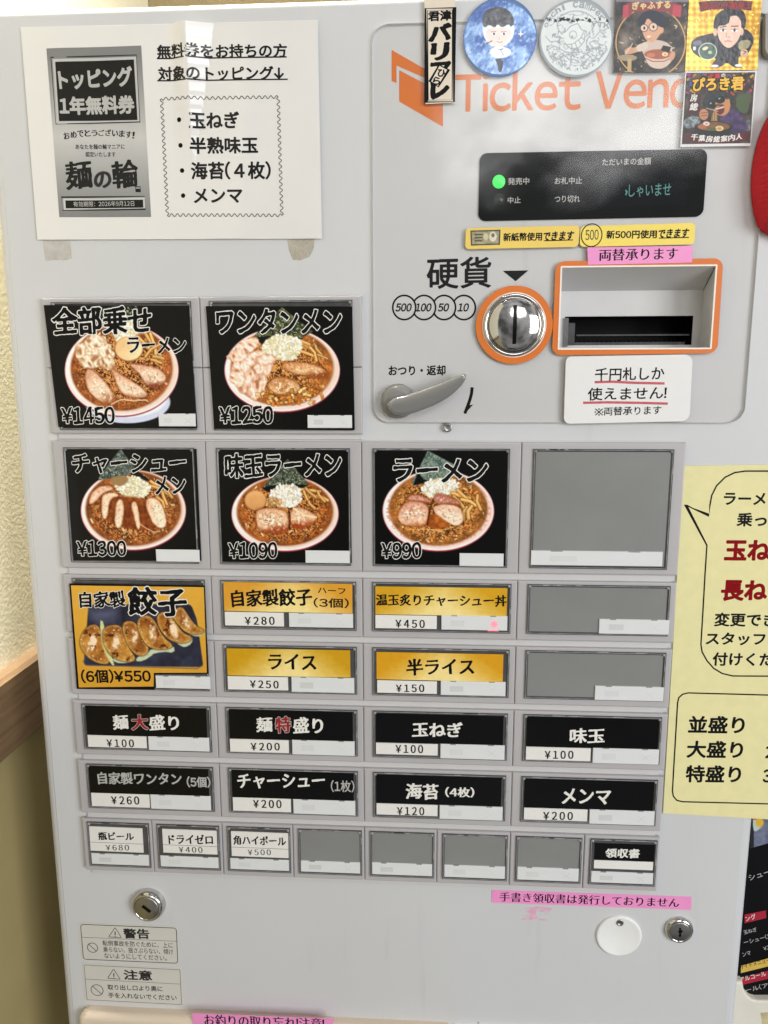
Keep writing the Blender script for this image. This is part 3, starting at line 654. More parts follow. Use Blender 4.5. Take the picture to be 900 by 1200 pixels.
def strip(btn, x0, y0, x1, y1, d=5.3, marks=True, lit=False, a=0.0):
    s = MB(); s.prism(rot_rect(x0, y0, x1, y1, a), 4.3, d, TAB, 0.25, 1)
    w, h = x1 - x0, y1 - y0
    if marks:
        s.flat(rect(x0 + w * 0.14, y0 + h * 0.34, x0 + w * 0.35, y0 + h * 0.74), d + 0.03, random.choice((TABG, TABG2, TABG2)))
        cx, cy, r = x0 + w * 0.80, y0 + h * 0.56, h * 0.22
        if lit:
            for k in range(4): a_ = k * math.pi / 4 + 0.1; s.stroke([(cx - 2.6 * math.cos(a_), cy - 2.6 * math.sin(a_)), (cx + 2.6 * math.cos(a_), cy + 2.6 * math.sin(a_))], 1.0, d + 0.03 + 0.01 * k, REDLIT)
            s.box(cx - 4, cx + 3, y1 - 0.5, y1 + 0.4, d - 0.4, d + 0.02, REDLIT)
        else:
            r *= random.uniform(0.85, 1.1); mk = random.choice((TABG, TABG2, TABG2))
            for sg in (-1, 1): s.stroke([(cx - r * 1.2, cy - sg * r), (cx + r * 1.2, cy + sg * r)], 0.35, d + 0.03 + 0.01 * sg, mk)
        for q in (0.15, 0.74): s.box(x0 + w * q, x0 + w * (q + 0.09), y0 - 0.05, y0 + 0.45, d - 0.6, d + 0.05, BEZLT)
    s.build('lamp_strip', btn)
def btn(mb, label): o = mb.build('menu_button', mach); o['label'] = label; return o
K = 900 / 210.0
def XC(ox, oy): return XF(ox, oy, K)
OUT = (WINK, 0.034)

def bowl(P, oc, orx, ory, sc, srx, sry, seed, tone=(152, 94, 50), pat=False):
    P.put(P.ell(*oc, orx, ory), (138, 46, 56)); P.put(P.ell(oc[0], oc[1] - 3, orx - 2.5, ory - 4), (236, 222, 218)); P.put(P.ell(oc[0], oc[1] - 6, orx - 7, ory - 11) * 0.15, (190, 120, 120))
    P.put(P.ell(oc[0], oc[1] - 9, orx - 9, ory - 14), P.ramp((P.X - oc[0]) / orx * 0.5 + 0.5 + (P.Y - oc[1]) / ory * 0.25, (246, 238, 238), (226, 204, 188)))
    if pat:
        rim = P.ell(oc[0], oc[1] - 7, orx - 16, ory - 20); P.put(rim * 0.55 * (P.noise(9, 5, 1) > 0.5), (212, 146, 142))
    P.put(P.ell(sc[0], sc[1], srx + 5, sry + 5, soft=12), (190, 150, 126))
    S = P.ell(*sc, srx, sry, soft=9); n = P.noise(60, seed, 4); n2 = P.noise(15, seed + 3, 4); n3 = P.noise(6, seed + 6, 2)
    t = np.asarray(tone, float); col = P.ramp((n - 0.3) / 0.4 * 0.6 + (n2 - 0.3) * 0.8, t * 0.74, np.minimum(t * 1.36, 250))
    edge = np.clip(1 - P.ell(*sc, srx, sry, soft=46), 0, 1); col = P.ramp(edge * 0.55, col, t * 0.78)
    P.put(S, col); P.put(S * np.clip((n3 - 0.5) * 0.9, 0, 0.13), (212, 154, 92)); P.put(S * np.clip((0.46 - n3) * 0.9, 0, 0.13), t * 0.5)
    ring = P.ell(*sc, srx * 0.96, sry * 0.96); inner = P.ell(sc[0], sc[1] - 20, srx * 0.66, sry * 0.62)
    P.bits(np.clip(ring, 0, 1) - np.clip(inner, 0, 1), 60, (2.5, 6), [t * 1.3, t * 1.45, (206, 160, 104), t * 0.7, (222, 184, 136)], seed + 9, 2.4, 0.08)
    P.bits(ring, 26, (1.0, 2.2), [(250, 236, 214)], seed + 19, 1.8, 0)
def nori(P, pts, seed, c0=(34, 42, 40), c1=(96, 108, 88)):
    a = P.poly(pts, 0); P.put(a, P.ramp((P.noise(16, seed, 4) - 0.25) * 1.6, c0, c1))
    P.put(a * np.clip((P.noise(6, seed + 4, 2) - 0.64) * 5, 0, 0.5), (150, 160, 132))
def onion(P, pts, seed, n=150, cols=None):
    a = P.poly(pts, 2, 9); P.put(a * 0.9, P.ramp(P.noise(14, seed, 3), (204, 184, 140), (236, 228, 200))); P.bits(a, n, (3, 7.5), cols or [(240, 236, 214), (226, 220, 190), (250, 248, 236), (214, 208, 170), (232, 230, 200)], seed, 2.0, 0.10)
def menma(P, sticks, seed=3):
    P.soft = 5.0
    rs = np.random.RandomState(seed)
    for x0, y0, x1, y1, w in sticks:
        bow = rs.uniform(-12, 12); md = ((x0 + x1) / 2 + bow, (y0 + y1) / 2 - abs(bow) * 0.5); q = [(x0, y0), md, (x1, y1)]
        P.put(P.line(q, w + 5) * 0.8, (96, 56, 22)); c = np.array((208, 160, 92)) * rs.uniform(0.85, 1.15); P.put(P.line(q, w), c); P.put(P.line([(a + 1, b_ - w * 0.2) for a, b_ in q], w * 0.3) * 0.7, (238, 206, 150))
def chashu(P, pts, seed, axis=(0.3, 1.0), fat=(236, 206, 180), meat=(216, 160, 128), skin=(140, 76, 36), off=0.0):
    pts = np.asarray(pts, float); sdv = P.sd(chaikin(pts, 2)) + (P.noise(22, seed + 8, 3) - 0.5) * 7; a = sdv / 7 + 0.5; P.put((sdv + 14) / 18 * 0.55, (84, 44, 20))
    c = pts.mean(0); ext = np.ptp(pts[:, 1]) + 1; t = ((P.X - c[0]) * axis[0] + (P.Y - c[1]) * axis[1]) / ext + 0.5 + off + (P.noise(80, seed, 3) - 0.5) * 0.16
    an = math.atan2(-axis[0], axis[1]); fib = P.noise(26, seed + 2, 4, 3.2, an)
    col = P.ramp((t - 0.0) * 2.0, meat, fat); col = P.ramp((fib - 0.3) * 1.5, col * 0.93, np.minimum(col * 1.05, 252)); col2 = P.ramp((t - 0.68) * 4.0, col, skin)
    col2 = P.ramp(np.clip(1 - sdv / 9, 0, 1) * 0.5, col2, np.asarray(skin, float) * 1.15); P.put(a, col2)
    P.put(a * np.clip((P.noise(9, seed + 5, 3) - 0.5) * 0.9, 0, 0.16), (250, 234, 214)); P.put(a * np.clip((0.40 - P.noise(8, seed + 6, 3)) * 0.8, 0, 0.1), (140, 84, 50))
def wonton(P, blobs, seed, c0=(206, 158, 130), c1=(238, 206, 184)):
    for k, (cx, cy, rx, ry, ro_) in enumerate(blobs):
        w = 1 + (P.noise(30, seed + 50 + k, 2) - 0.5) * 0.5; x = P.X - cx; y = P.Y - cy; q, z = math.cos(R(ro_)), math.sin(R(ro_))
        rr = np.hypot((x * q + y * z) / rx, (-x * z + y * q) / ry) * w; a = (1 - rr) * min(rx, ry) / 8 + 0.5
        P.put(np.clip((1.16 - rr) * 4, 0, 1) * 0.5, (140, 90, 54)); rid = 1 - np.abs(2 * P.noise(42, seed + k, 2, 1.9, R(ro_ + 60)) - 1)
        f = (rid - 0.45) * 1.9 - np.clip(rr - 0.55, 0, 1) * 0.9 - y / ry * 0.18; P.put(a, P.ramp(f + 0.25, c0, c1))
        P.put(a * np.clip((0.5 - rid) * 3, 0, 0.55), (170, 116, 80)); P.put(a * np.clip((rid - 0.9) * 7, 0, 0.45), (250, 240, 226))
def blackbg(P): P.C[:] = (9, 9, 11)
def p_all(P):
    blackbg(P); P.put(P.ell(470, 560, 215, 108), (196, 202, 222)); P.put(P.ell(470, 548, 200, 92) * 0.5, (226, 228, 238))
    nori(P, [(330, 90), (520, 75), (540, 200), (320, 190)], 4, (16, 18, 18), (62, 66, 56))
    bowl(P, (440, 402), 287, 234, (440, 388), 254, 214, 11, (142, 80, 40))
    onion(P, [(395, 150), (450, 122), (515, 150), (520, 225), (470, 262), (400, 250)], 5, 120)
    menma(P, [(520, 230, 590, 300, 15), (560, 215, 640, 330, 14), (585, 215, 615, 360, 14), (600, 330, 650, 340, 15), (640, 265, 560, 330, 13), (590, 345, 640, 362, 12)])
    wonton(P, [(260, 305, 48, 58, 20), (310, 265, 52, 42, -15), (350, 325, 58, 55, 10), (285, 355, 62, 34, -10), (365, 365, 44, 30, 15)], 40, (178, 140, 104), (232, 212, 184))
    P.put(P.ell(477, 293, 72, 63), (132, 84, 44)); P.put(P.ell(477, 290, 69, 60, 0, 9), P.ramp((P.X - 420) / 120 + (P.noise(40, 3) - 0.5), (222, 186, 136), (240, 214, 170)))
    chashu(P, [(262, 388), (300, 395), (360, 460), (425, 545), (395, 575), (330, 560), (270, 500), (256, 440)], 7, (0.45, 0.75))
    chashu(P, [(383, 382), (440, 420), (530, 475), (572, 515), (560, 540), (500, 540), (440, 520), (412, 460)], 8, (-0.1, 1.1))
    chashu(P, [(470, 365), (540, 368), (620, 385), (668, 425), (655, 472), (600, 492), (556, 468), (535, 420)], 9, (0.0, 1.1), skin=(126, 60, 40))
    P.put(P.line([(390, 570), (440, 545), (500, 552), (560, 548), (572, 556)], 5), (236, 206, 176))
def p_wonton(P):
    blackbg(P); bowl(P, (432, 400), 291, 214, (432, 386), 256, 190, 21, (154, 94, 46))
    nori(P, [(432, 84), (588, 205), (520, 245), (300, 252), (285, 235)], 6, (30, 38, 32), (120, 118, 70))
    P.put(P.poly([(285, 235), (400, 222), (540, 238), (480, 262), (330, 268)], 0) * 0.85, (22, 22, 18))
    menma(P, [(520, 300, 600, 330, 13), (540, 265, 590, 300, 14), (570, 280, 605, 350, 12), (600, 275, 630, 320, 13), (520, 250, 570, 270, 15), (610, 320, 660, 340, 8)])
    onion(P, [(325, 300), (350, 240), (440, 212), (540, 250), (530, 300), (490, 352), (430, 345), (345, 350)], 8, 190)
    chashu(P, [(440, 356), (520, 355), (610, 372), (672, 412), (650, 445), (560, 432), (470, 405), (428, 380)], 12, (0.2, 1.0), (226, 180, 132), (200, 138, 84))
    chashu(P, [(352, 480), (390, 432), (450, 432), (515, 462), (528, 500), (480, 524), (400, 524)], 13, (0.2, 1.0), (222, 176, 128), (196, 138, 84), off=-0.15)
    wonton(P, [(255, 280, 66, 36, -25), (225, 335, 58, 42, 10), (285, 345, 62, 34, -30), (340, 385, 40, 60, 25), (230, 395, 60, 36, 20), (265, 455, 40, 66, 35), (310, 480, 40, 75, 25), (205, 430, 36, 44, -30), (350, 345, 50, 28, -10)], 60)
    P.bits(P.ell(470, 530, 170, 45), 60, (5, 9), [(216, 156, 70), (196, 120, 52), (228, 190, 130)], 77, 1.6, 0.5)
def p_chashu(P):
    blackbg(P); P.put(P.poly([(100, 75), (165, 78), (215, 660), (140, 660)], 0, 40) * 0.5, (34, 34, 36)); bowl(P, (456, 398), 265, 204, (456, 388), 238, 186, 31, (138, 80, 40))  # soft grey reflection band painted down the card's left side
    nori(P, [(392, 88), (475, 195), (440, 215), (285, 245), (278, 236)], 9, (44, 54, 54), (132, 142, 138))
    P.put(P.poly([(440, 210), (480, 200), (540, 245), (500, 250)], 0), (18, 20, 20))
    menma(P, [(545, 250, 640, 320, 14), (600, 290, 625, 365, 14), (575, 330, 612, 380, 13), (620, 270, 650, 330, 13), (530, 270, 600, 290, 13)])
    onion(P, [(350, 250), (400, 228), (480, 226), (540, 262), (535, 320), (470, 340), (400, 322)], 10, 190)
    P.put(P.poly([(340, 232), (410, 218), (440, 240), (400, 280), (345, 262)], 1) * 0.8, (150, 122, 82))
    chashu(P, [(232, 372), (238, 315), (280, 275), (345, 270), (362, 292), (300, 310), (268, 352)], 14, (0.3, 0.6), (232, 190, 160), (206, 150, 118))
    P.put(P.poly([(290, 320), (560, 330), (600, 490), (480, 500), (330, 460), (285, 400)], 2, 14), P.ramp((P.noise(20, 4) - 0.3) * 2, (108, 50, 18), (156, 88, 40)))
    for k, q in enumerate(([(302, 312), (360, 302), (392, 322), (338, 332), (325, 438), (302, 436), (296, 360)], [(372, 336), (412, 340), (404, 470), (372, 490), (362, 440)], [(442, 352), (478, 352), (494, 470), (480, 500), (460, 430)], [(514, 338), (560, 326), (602, 360), (628, 470), (600, 492), (560, 470), (526, 400)])):
        chashu(P, q, 50 + k, (0.6, 0.3), (244, 222, 196), (226, 178, 140), (160, 94, 48), off=-0.1)
    P.put(P.line([(485, 460), (520, 485), (560, 505), (590, 500)], 4), (226, 196, 160))
def p_egg(P):
    blackbg(P); bowl(P, (425, 415), 270, 192, (425, 402), 240, 172, 41, (146, 82, 38))
    nori(P, [(440, 140), (548, 268), (500, 285), (330, 296), (308, 284)], 12, (36, 44, 42), (122, 126, 104)); P.put(P.poly([(310, 282), (400, 262), (548, 268), (470, 300), (340, 304)], 0) * 0.85, (16, 18, 16))
    menma(P, [(500, 290, 600, 300, 12), (520, 300, 560, 375, 12), (560, 320, 640, 345, 12), (530, 285, 580, 330, 12), (590, 300, 625, 350, 12), (545, 350, 575, 385, 11)])
    onion(P, [(335, 330), (370, 285), (440, 258), (510, 290), (512, 350), (450, 385), (380, 372)], 13, 190, [(246, 244, 232), (234, 230, 214), (252, 251, 245), (214, 208, 184)])
    P.bits(P.ell(365, 358, 40, 26), 40, (5, 9), [(222, 190, 140), (204, 160, 104)], 15, 1.5, 0.5)
    P.put(P.ell(277, 348, 56, 52), (126, 76, 40)); P.put(P.ell(277, 345, 54, 49, 0, 9), P.ramp((P.Y - 295) / 110 + (P.noise(30, 3) - 0.5) * 0.6, (222, 172, 116), (198, 142, 88)))
    chashu(P, [(275, 410), (300, 385), (380, 382), (440, 400), (445, 480), (420, 512), (340, 512), (285, 490)], 16, (0.1, 0.9), (226, 184, 146), (210, 160, 122), (150, 68, 30), off=0.08)
    chashu(P, [(448, 410), (478, 372), (540, 395), (588, 425), (570, 462), (510, 490), (455, 480)], 17, (0.1, 1.1), (228, 186, 148), (220, 176, 140), (152, 66, 30), off=0.12)
    P.put(P.line([(470, 385), (520, 420), (582, 430)], 9), (240, 208, 176)); P.put(P.line([(445, 390), (452, 430), (448, 490)], 6) * 0.8, (60, 28, 12))
def p_plain(P):
    blackbg(P); bowl(P, (402, 400), 281, 206, (402, 388), 246, 184, 51, (154, 98, 48), True)
    nori(P, [(350, 98), (492, 172), (455, 235), (275, 272), (272, 252)], 14, (66, 84, 82), (150, 166, 154)); P.put(P.poly([(300, 200), (275, 272), (380, 250), (330, 240)], 0) * 0.8, (20, 22, 20))
    onion(P, [(310, 290), (350, 245), (440, 228), (500, 255), (505, 300), (440, 325), (350, 330)], 18, 190, [(246, 246, 238), (236, 234, 214), (252, 252, 248), (216, 208, 176)])
    menma(P, [(475, 310, 560, 335, 17), (500, 295, 580, 365, 16), (520, 340, 590, 370, 14), (545, 380, 530, 440, 18), (570, 375, 555, 435, 18), (600, 320, 615, 390, 15), (480, 325, 530, 380, 14)])
    chashu(P, [(250, 322), (310, 312), (372, 350), (360, 362), (250, 350)], 19, (0, 1), (196, 132, 112), (178, 112, 96))
    chashu(P, [(202, 405), (240, 345), (362, 360), (345, 462), (320, 480), (230, 470), (195, 440)], 20, (0.05, 0.9), (228, 186, 158), (204, 140, 118), (166, 88, 34))
    chashu(P, [(384, 308), (440, 318), (512, 352), (505, 375), (380, 365)], 21, (0, 1), (190, 124, 106), (176, 108, 94))
    chashu(P, [(372, 375), (440, 362), (510, 375), (536, 452), (490, 478), (440, 450), (385, 410)], 22, (0.1, 0.5), (240, 214, 190), (226, 184, 158), (190, 128, 84), off=-0.2)
    P.put(P.poly([(345, 440), (375, 405), (440, 450), (470, 478), (400, 492), (340, 475)], 1), P.ramp((P.noise(18, 8) - 0.3) * 2, (134, 70, 26), (186, 110, 50)))
    P.put(P.line([(376, 350), (362, 380), (348, 470)], 9) * 0.9, (84, 40, 24)); P.put(P.line([(250, 492), (330, 490), (400, 498), (480, 480)], 4), (214, 170, 110))
def c0y(g): return max(q[1] for q in g) * 0.5 + min(q[1] for q in g) * 0.5
def p_gyoza(P):
    P.C[:] = P.ramp(P.Y / 700 + (P.noise(200, 2) - 0.5) * 0.3, (228, 174, 64), (214, 156, 50))
    tr = [(145, 185), (660, 182), (690, 260), (722, 500), (700, 512), (120, 492), (112, 470)]
    P.put(P.sd(rnd(tr[:4] + [tr[5]], 18, 4)) / 5 + 0.5, P.ramp(P.noise(70, 3, 4) * 1.1, (24, 24, 34), (66, 70, 96))); P.put(P.line([(118, 470), (130, 488), (690, 508), (718, 490)], 6) * 0.7, (86, 88, 104))
    P.put(P.line([(320, 190), (322, 270)], 10, 12) * 0.6, (18, 18, 26)); P.put(P.poly([(150, 200), (300, 195), (290, 260), (160, 280)], 1, 30) * 0.4, (104, 108, 138))
    G = [[(110, 330), (150, 285), (200, 286), (226, 400), (262, 485), (190, 482), (128, 440), (98, 385)], [(215, 312), (250, 285), (318, 290), (345, 400), (392, 465), (330, 475), (260, 450), (220, 380)], [(308, 285), (350, 262), (395, 285), (430, 360), (455, 425), (400, 450), (345, 400)],
         [(384, 262), (440, 232), (482, 268), (520, 350), (575, 390), (545, 410), (460, 410), (408, 350)], [(478, 242), (540, 212), (578, 268), (620, 330), (668, 345), (650, 375), (590, 380), (520, 340)], [(558, 232), (610, 188), (640, 230), (680, 290), (735, 318), (700, 335), (640, 330), (590, 280)]]
    skirt = [[(200, 262), (222, 268), (235, 380), (280, 490), (262, 492), (215, 400)], [(260, 450), (392, 462), (340, 480), (280, 478)], [(395, 445), (455, 420), (480, 430), (420, 470), (380, 470)], [(460, 405), (575, 388), (578, 428), (520, 420), (440, 440)], [(585, 375), (668, 340), (665, 380), (630, 400), (605, 390)], [(640, 328), (735, 312), (728, 332), (690, 348)]]
    for k, g in enumerate(G):
        if k: P.put(P.poly(skirt[k], 1), P.ramp(P.noise(20, 70 + k), (176, 196, 160), (222, 226, 190)))
        sdv = P.sd(chaikin(g, 2)); a = sdv / 5 + 0.5; P.put((sdv + 8) / 8 * 0.7, (76, 38, 12))
        n = P.noise(70, 80 + k, 4); n2 = P.noise(10, 60 + k, 3); base = P.ramp((n - 0.28) * 1.9 + (P.Y - c0y(g)) / 300, (150, 82, 28), (230, 166, 76))
        base = P.ramp(np.clip(1 - sdv / 16, 0, 1) * 0.8, base, (236, 190, 104)); base = P.ramp((n2 - 0.35) * 1.6, base * 0.84, np.minimum(base * 1.12, 250)); P.put(a, base)
        P.put(a * np.clip((0.36 - P.noise(26, 30 + k, 4)) * 4, 0, 0.6), (92, 40, 12)); c = np.mean(g, 0); P.put(a * np.clip(P.ell(c[0] - 6, c[1] - 10, 12, 36, 24 - 8 * k, 22), 0, 1) * (0.6 if k in (0, 4) else 0.28) * np.clip(P.noise(14, 9 + k, 2) * 2 - 0.4, 0, 1), (252, 226, 190))
        P.bits(a, 8, (1, 2.6), [(255, 238, 206)], 33 + k, 2.0, 0)
        if k == 0: P.put(P.poly(skirt[0], 1), P.ramp(P.noise(20, 70), (186, 196, 120), (236, 232, 176)))
def gold(P): pass

def punch(P): P.C = np.clip((P.C - 105) * 1.16 + 108, 4, 250)
def photo_button(label, wins, q, painter, xf, texts, st, d=4.7, marks=False, cut=None):
    m_ = MB()
    for w in wins: bezel(m_, *w, dark=True)
    bt = btn(m_, label); c = MB(); qm = np.array([xf(p, d) for p in q])
    c.prism(qm, 4.3, d - 0.02, CARDK); c.grid(q, d, 250, 205, lambda P: (painter(P), punch(P)), xf, PRINT)
    for body, bl, br, h, sty, m, ol in texts: text(c, body, bl, br, h, d + 0.05, m, sty, xf, ol)
    if cut is not None: cut(c)
    c.build('menu_card', bt)
    if st is not None:
        p = np.array([xf(k, d) for k in st]); strip(bt, p[:, 0].min(), p[:, 1].min(), p[:, 0].max(), p[:, 1].max(), d + 0.5, marks)
def wbig(c, y0=4.0, y1=80.0): x = -200 + c * 100; return (x + 7.2, y0, x + 92.8, y1)
X1, X2, X3, X4, X5, X6, X7, X8 = XC(40, 340), XC(230, 340), XC(50, 505), XC(235, 505), XC(420, 505), XC(600, 505), XC(70, 665), XC(240, 665)
def half(c, r): x = -200 + c * 100; y = -89 + r * 43.2; return (x + 6.5, y + 2.5 + r * 1.2, x + 95.2, y + 38.6)
photo_button('black photo button of ramen with everything on top at 1450 yen, sitting crooked over its frame', [half(0, 0), half(0, 1)], [(48, 75), (776, 79), (818, 693), (122, 688)], p_all, X1,
    [('全部乗せ', (100, 222), (590, 214), 132, 'brush', INK, OUT), ('ラーメン', (472, 312), (762, 316), 74, 'brush', INK, OUT), ('¥1450', (143, 670), (405, 668), 80, 'brush', INK, OUT)], [(628, 620), (810, 623), (810, 684), (628, 682)], d=5.6, marks=True)
photo_button('black photo button of wonton noodles at 1250 yen', [half(1, 0), half(1, 1)], [(48, 80), (783, 82), (796, 702), (90, 697)], p_wonton, X2,
    [('ワンタンメン', (105, 217), (728, 215), 118, 'brush', INK, OUT), ('¥1250', (120, 670), (385, 668), 84, 'brush', INK, OUT)], [(560, 628), (782, 628), (782, 692), (560, 692)], d=5.6, marks=True)
photo_button('black photo button of sliced pork noodles at 1300 yen', [wbig(0)], [(104, 84), (772, 90), (797, 652), (142, 650)], p_chashu, X3,
    [('チャーシュー', (155, 212), (720, 208), 92, 'brush', INK, OUT), ('メン', (568, 314), (720, 310), 80, 'brush', INK, OUT), ('¥1300', (178, 628), (420, 626), 74, 'brush', INK, OUT)], [(572, 597), (787, 597), (787, 655), (572, 655)])
photo_button('black photo button of seasoned egg ramen at 1090 yen', [wbig(1)], [(86, 95), (750, 99), (760, 662), (110, 656)], p_egg, X4,
    [('味玉ラーメン', (128, 235), (708, 228), 118, 'brush', INK, OUT), ('¥1090', (145, 640), (385, 638), 78, 'brush', INK, OUT)], [(528, 600), (750, 602), (750, 664), (528, 662)])
photo_button('black photo button of plain ramen at 990 yen', [wbig(2)], [(72, 100), (750, 102), (738, 680), (80, 668)], p_plain, X5,
    [('ラーメン', (180, 252), (645, 253), 108, 'brush', INK, OUT), ('¥990', (118, 640), (315, 638), 78, 'brush', INK, OUT)], [(508, 614), (728, 616), (728, 680), (508, 677)])
# gyoza button: orange card hanging over its frame, black border
def r4(r, c): x = -200 + c * 100; y = 88.745 + r * HP; return (x + 6.4, y + 2.0, x + 96.0, y + 35.2)
def cutg(c):
    e = quad([(52, 85), (726, 95), (743, 531), (474, 533), (474, 606), (91, 606)], X7, 5.6); c.stroke(e, 1.1, 5.63, INK, closed=True)
m_ = MB(); bezel(m_, *r4(0, 0), dark=True); bezel(m_, *r4(1, 0), dark=True)
bt = btn(m_, 'orange photo button of six fried gyoza dumplings on a dark tray')
c = MB(); q = [(52, 85), (726, 95), (743, 533), (88, 533)]
c.prism(quad(q, X7, 5.6), 4.4, 5.55, INK); c.grid(q, 5.6, 220, 150, p_gyoza, X7, PRINT)
c.grid([(88, 533), (474, 533), (474, 606), (91, 606)], 5.6, 8, 4, lambda P: P.put(np.ones(len(P.X)), (216, 160, 52)), X7, PRINT); cutg(c)
text(c, '自家製', (105, 200), (330, 198), 78, 5.65, INK, 'brush', X7, OUT); text(c, '餃子', (350, 236), (635, 243), 134, 5.65, INK, 'brush', X7, OUT)
text(c, '(6個)¥550', (112, 580), (458, 578), 66, 5.65, INK, 'bold', X7); c.build('menu_card', bt)
p = quad([(480, 541), (752, 541), (752, 612), (480, 612)], X7, 6); strip(bt, p[0][0], p[0][1] + 0.5, p[1][0], p[2][1], 5.9)
# empty big button
m_ = MB(); bezel(m_, *wbig(3)); bt = btn(m_, 'large empty grey button'); x = 100
strip(bt, x + 7.6, 68.4, x + 89.5, 77.8, 5.8)

# small buttons: card, price, lamp strip in mm from the window corner
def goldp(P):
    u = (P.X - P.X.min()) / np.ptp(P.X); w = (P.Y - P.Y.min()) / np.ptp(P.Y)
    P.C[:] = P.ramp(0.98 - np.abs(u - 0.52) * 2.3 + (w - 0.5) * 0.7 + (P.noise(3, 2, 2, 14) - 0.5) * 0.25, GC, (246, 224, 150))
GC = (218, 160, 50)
def small(r, c, label, kind, texts, price, pt, card=(2.2, 1.7, 86.4, 21.5), slip=(2.2, 21.8, 42.6, 30.6), st=(45.2, 21.4, 87.6, 31.1), lit=False, a=0.0, xf=None, gc=None):
    global GC
    w = r4(r, c); m_ = MB(); ks = (1.0, 1.03, 1.05, 1.045)[r]
    card, slip, st = [(q[0], q[1] * ks, q[2], q[3] * ks) for q in (card, slip, st)]
    bezel(m_, *w, dark=kind != 'empty'); bt = btn(m_, label); ox, oy = w[0], w[1]
    if kind != 'empty':
        k = MB(); q = rot_rect(ox + card[0], oy + card[1], ox + card[2], oy + card[3], a)
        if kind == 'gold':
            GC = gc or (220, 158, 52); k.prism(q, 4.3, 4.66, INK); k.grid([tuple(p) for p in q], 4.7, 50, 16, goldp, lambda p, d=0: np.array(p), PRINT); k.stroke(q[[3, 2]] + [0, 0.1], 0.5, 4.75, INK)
        else: k.prism(q, 4.3, 4.7, CARDK)
        for body, bl, br, h, sty, m, ol in texts: text(k, body, bl, br, h, 4.78, m, sty, xf, ol)
        k.build('menu_card', bt)
        s = MB(); s.prism(rot_rect(ox + slip[0], oy + slip[1], ox + slip[2], oy + slip[3], a * 0.6), 4.3, 4.85, SLIP); text(s, price, pt[0], pt[1], pt[2], 4.9, INK, 'minchob', xf, gap=0.24); s.build('price_slip', bt)
    strip(bt, ox + st[0], oy + st[1], ox + st[2], oy + st[3], 5.3, True, lit)
def kai(s_, bl, br, h, m=WINK): return (s_, bl, br, h, 'kaisho', m, None)
Y1, Y2, A1, A2, A3, A4 = X8, XC(420, 665), XC(80, 815), XC(250, 815), XC(420, 815), XC(590, 815)
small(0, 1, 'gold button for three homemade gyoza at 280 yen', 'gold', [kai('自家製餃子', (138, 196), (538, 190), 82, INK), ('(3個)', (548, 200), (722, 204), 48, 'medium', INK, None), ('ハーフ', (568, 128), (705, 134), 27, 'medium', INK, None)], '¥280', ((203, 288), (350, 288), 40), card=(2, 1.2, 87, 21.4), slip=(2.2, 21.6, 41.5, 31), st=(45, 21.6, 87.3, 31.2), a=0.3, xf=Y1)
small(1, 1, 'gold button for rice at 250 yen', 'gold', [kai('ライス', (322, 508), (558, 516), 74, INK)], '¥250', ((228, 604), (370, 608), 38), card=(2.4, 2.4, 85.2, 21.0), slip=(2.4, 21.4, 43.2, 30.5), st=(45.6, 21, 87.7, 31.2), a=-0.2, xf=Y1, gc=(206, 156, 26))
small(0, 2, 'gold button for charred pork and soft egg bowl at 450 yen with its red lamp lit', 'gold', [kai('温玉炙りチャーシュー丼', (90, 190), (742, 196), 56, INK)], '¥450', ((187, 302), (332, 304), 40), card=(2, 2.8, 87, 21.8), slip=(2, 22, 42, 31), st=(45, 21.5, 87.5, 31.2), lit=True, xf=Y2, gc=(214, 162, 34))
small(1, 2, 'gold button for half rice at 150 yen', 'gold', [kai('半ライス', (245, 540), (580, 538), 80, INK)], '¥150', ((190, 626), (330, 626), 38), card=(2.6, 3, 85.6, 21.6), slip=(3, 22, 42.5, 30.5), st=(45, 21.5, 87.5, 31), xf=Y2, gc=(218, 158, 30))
small(0, 3, 'empty grey button in the upper gold row', 'empty', [], '', None, st=(46, 22.3, 90, 32)); small(1, 3, 'empty grey button in the lower gold row', 'empty', [], '', None, st=(45.4, 22.6, 89.4, 32))
R2 = (GINK, 0.03)
small(2, 0, 'black button for large noodles at 100 yen', 'black', [kai('麺', (228, 168), (302, 168), 70), ('大', (322, 170), (400, 172), 74, 'kaisho', RINK, R2), kai('盛り', (410, 172), (556, 172), 72)], '¥100', ((195, 258), (330, 260), 38), card=(2.6, 1.6, 86.5, 21.6), slip=(2.8, 21.8, 44, 30), st=(45.5, 21.5, 87.8, 31), xf=A1)
small(2, 1, 'black button for extra large noodles at 200 yen', 'black', [kai('麺', (218, 180), (295, 182), 72), ('特', (315, 185), (388, 187), 78, 'kaisho', RINK, R2), kai('盛り', (403, 187), (550, 188), 76)], '¥200', ((190, 276), (333, 276), 38), xf=A2, st=(45, 21.3, 87.5, 31.3))
small(2, 2, 'black button for chopped onion at 100 yen', 'black', [kai('玉ねぎ', (272, 204), (520, 208), 70)], '¥100', ((188, 288), (324, 290), 40), slip=(2, 21.8, 43.5, 29.5), card=(2, 1.8, 86.8, 21.3), st=(45.3, 21.3, 88, 31.2), xf=A3)
small(2, 3, 'black button for seasoned egg at 100 yen', 'black', [kai('味玉', (335, 238), (505, 240), 72)], '¥100', ((208, 318), (350, 318), 40), card=(2.2, 1.6, 88, 21.5), slip=(2.2, 21.8, 44.6, 30.5), st=(46, 21.3, 89, 31.5), xf=A4)
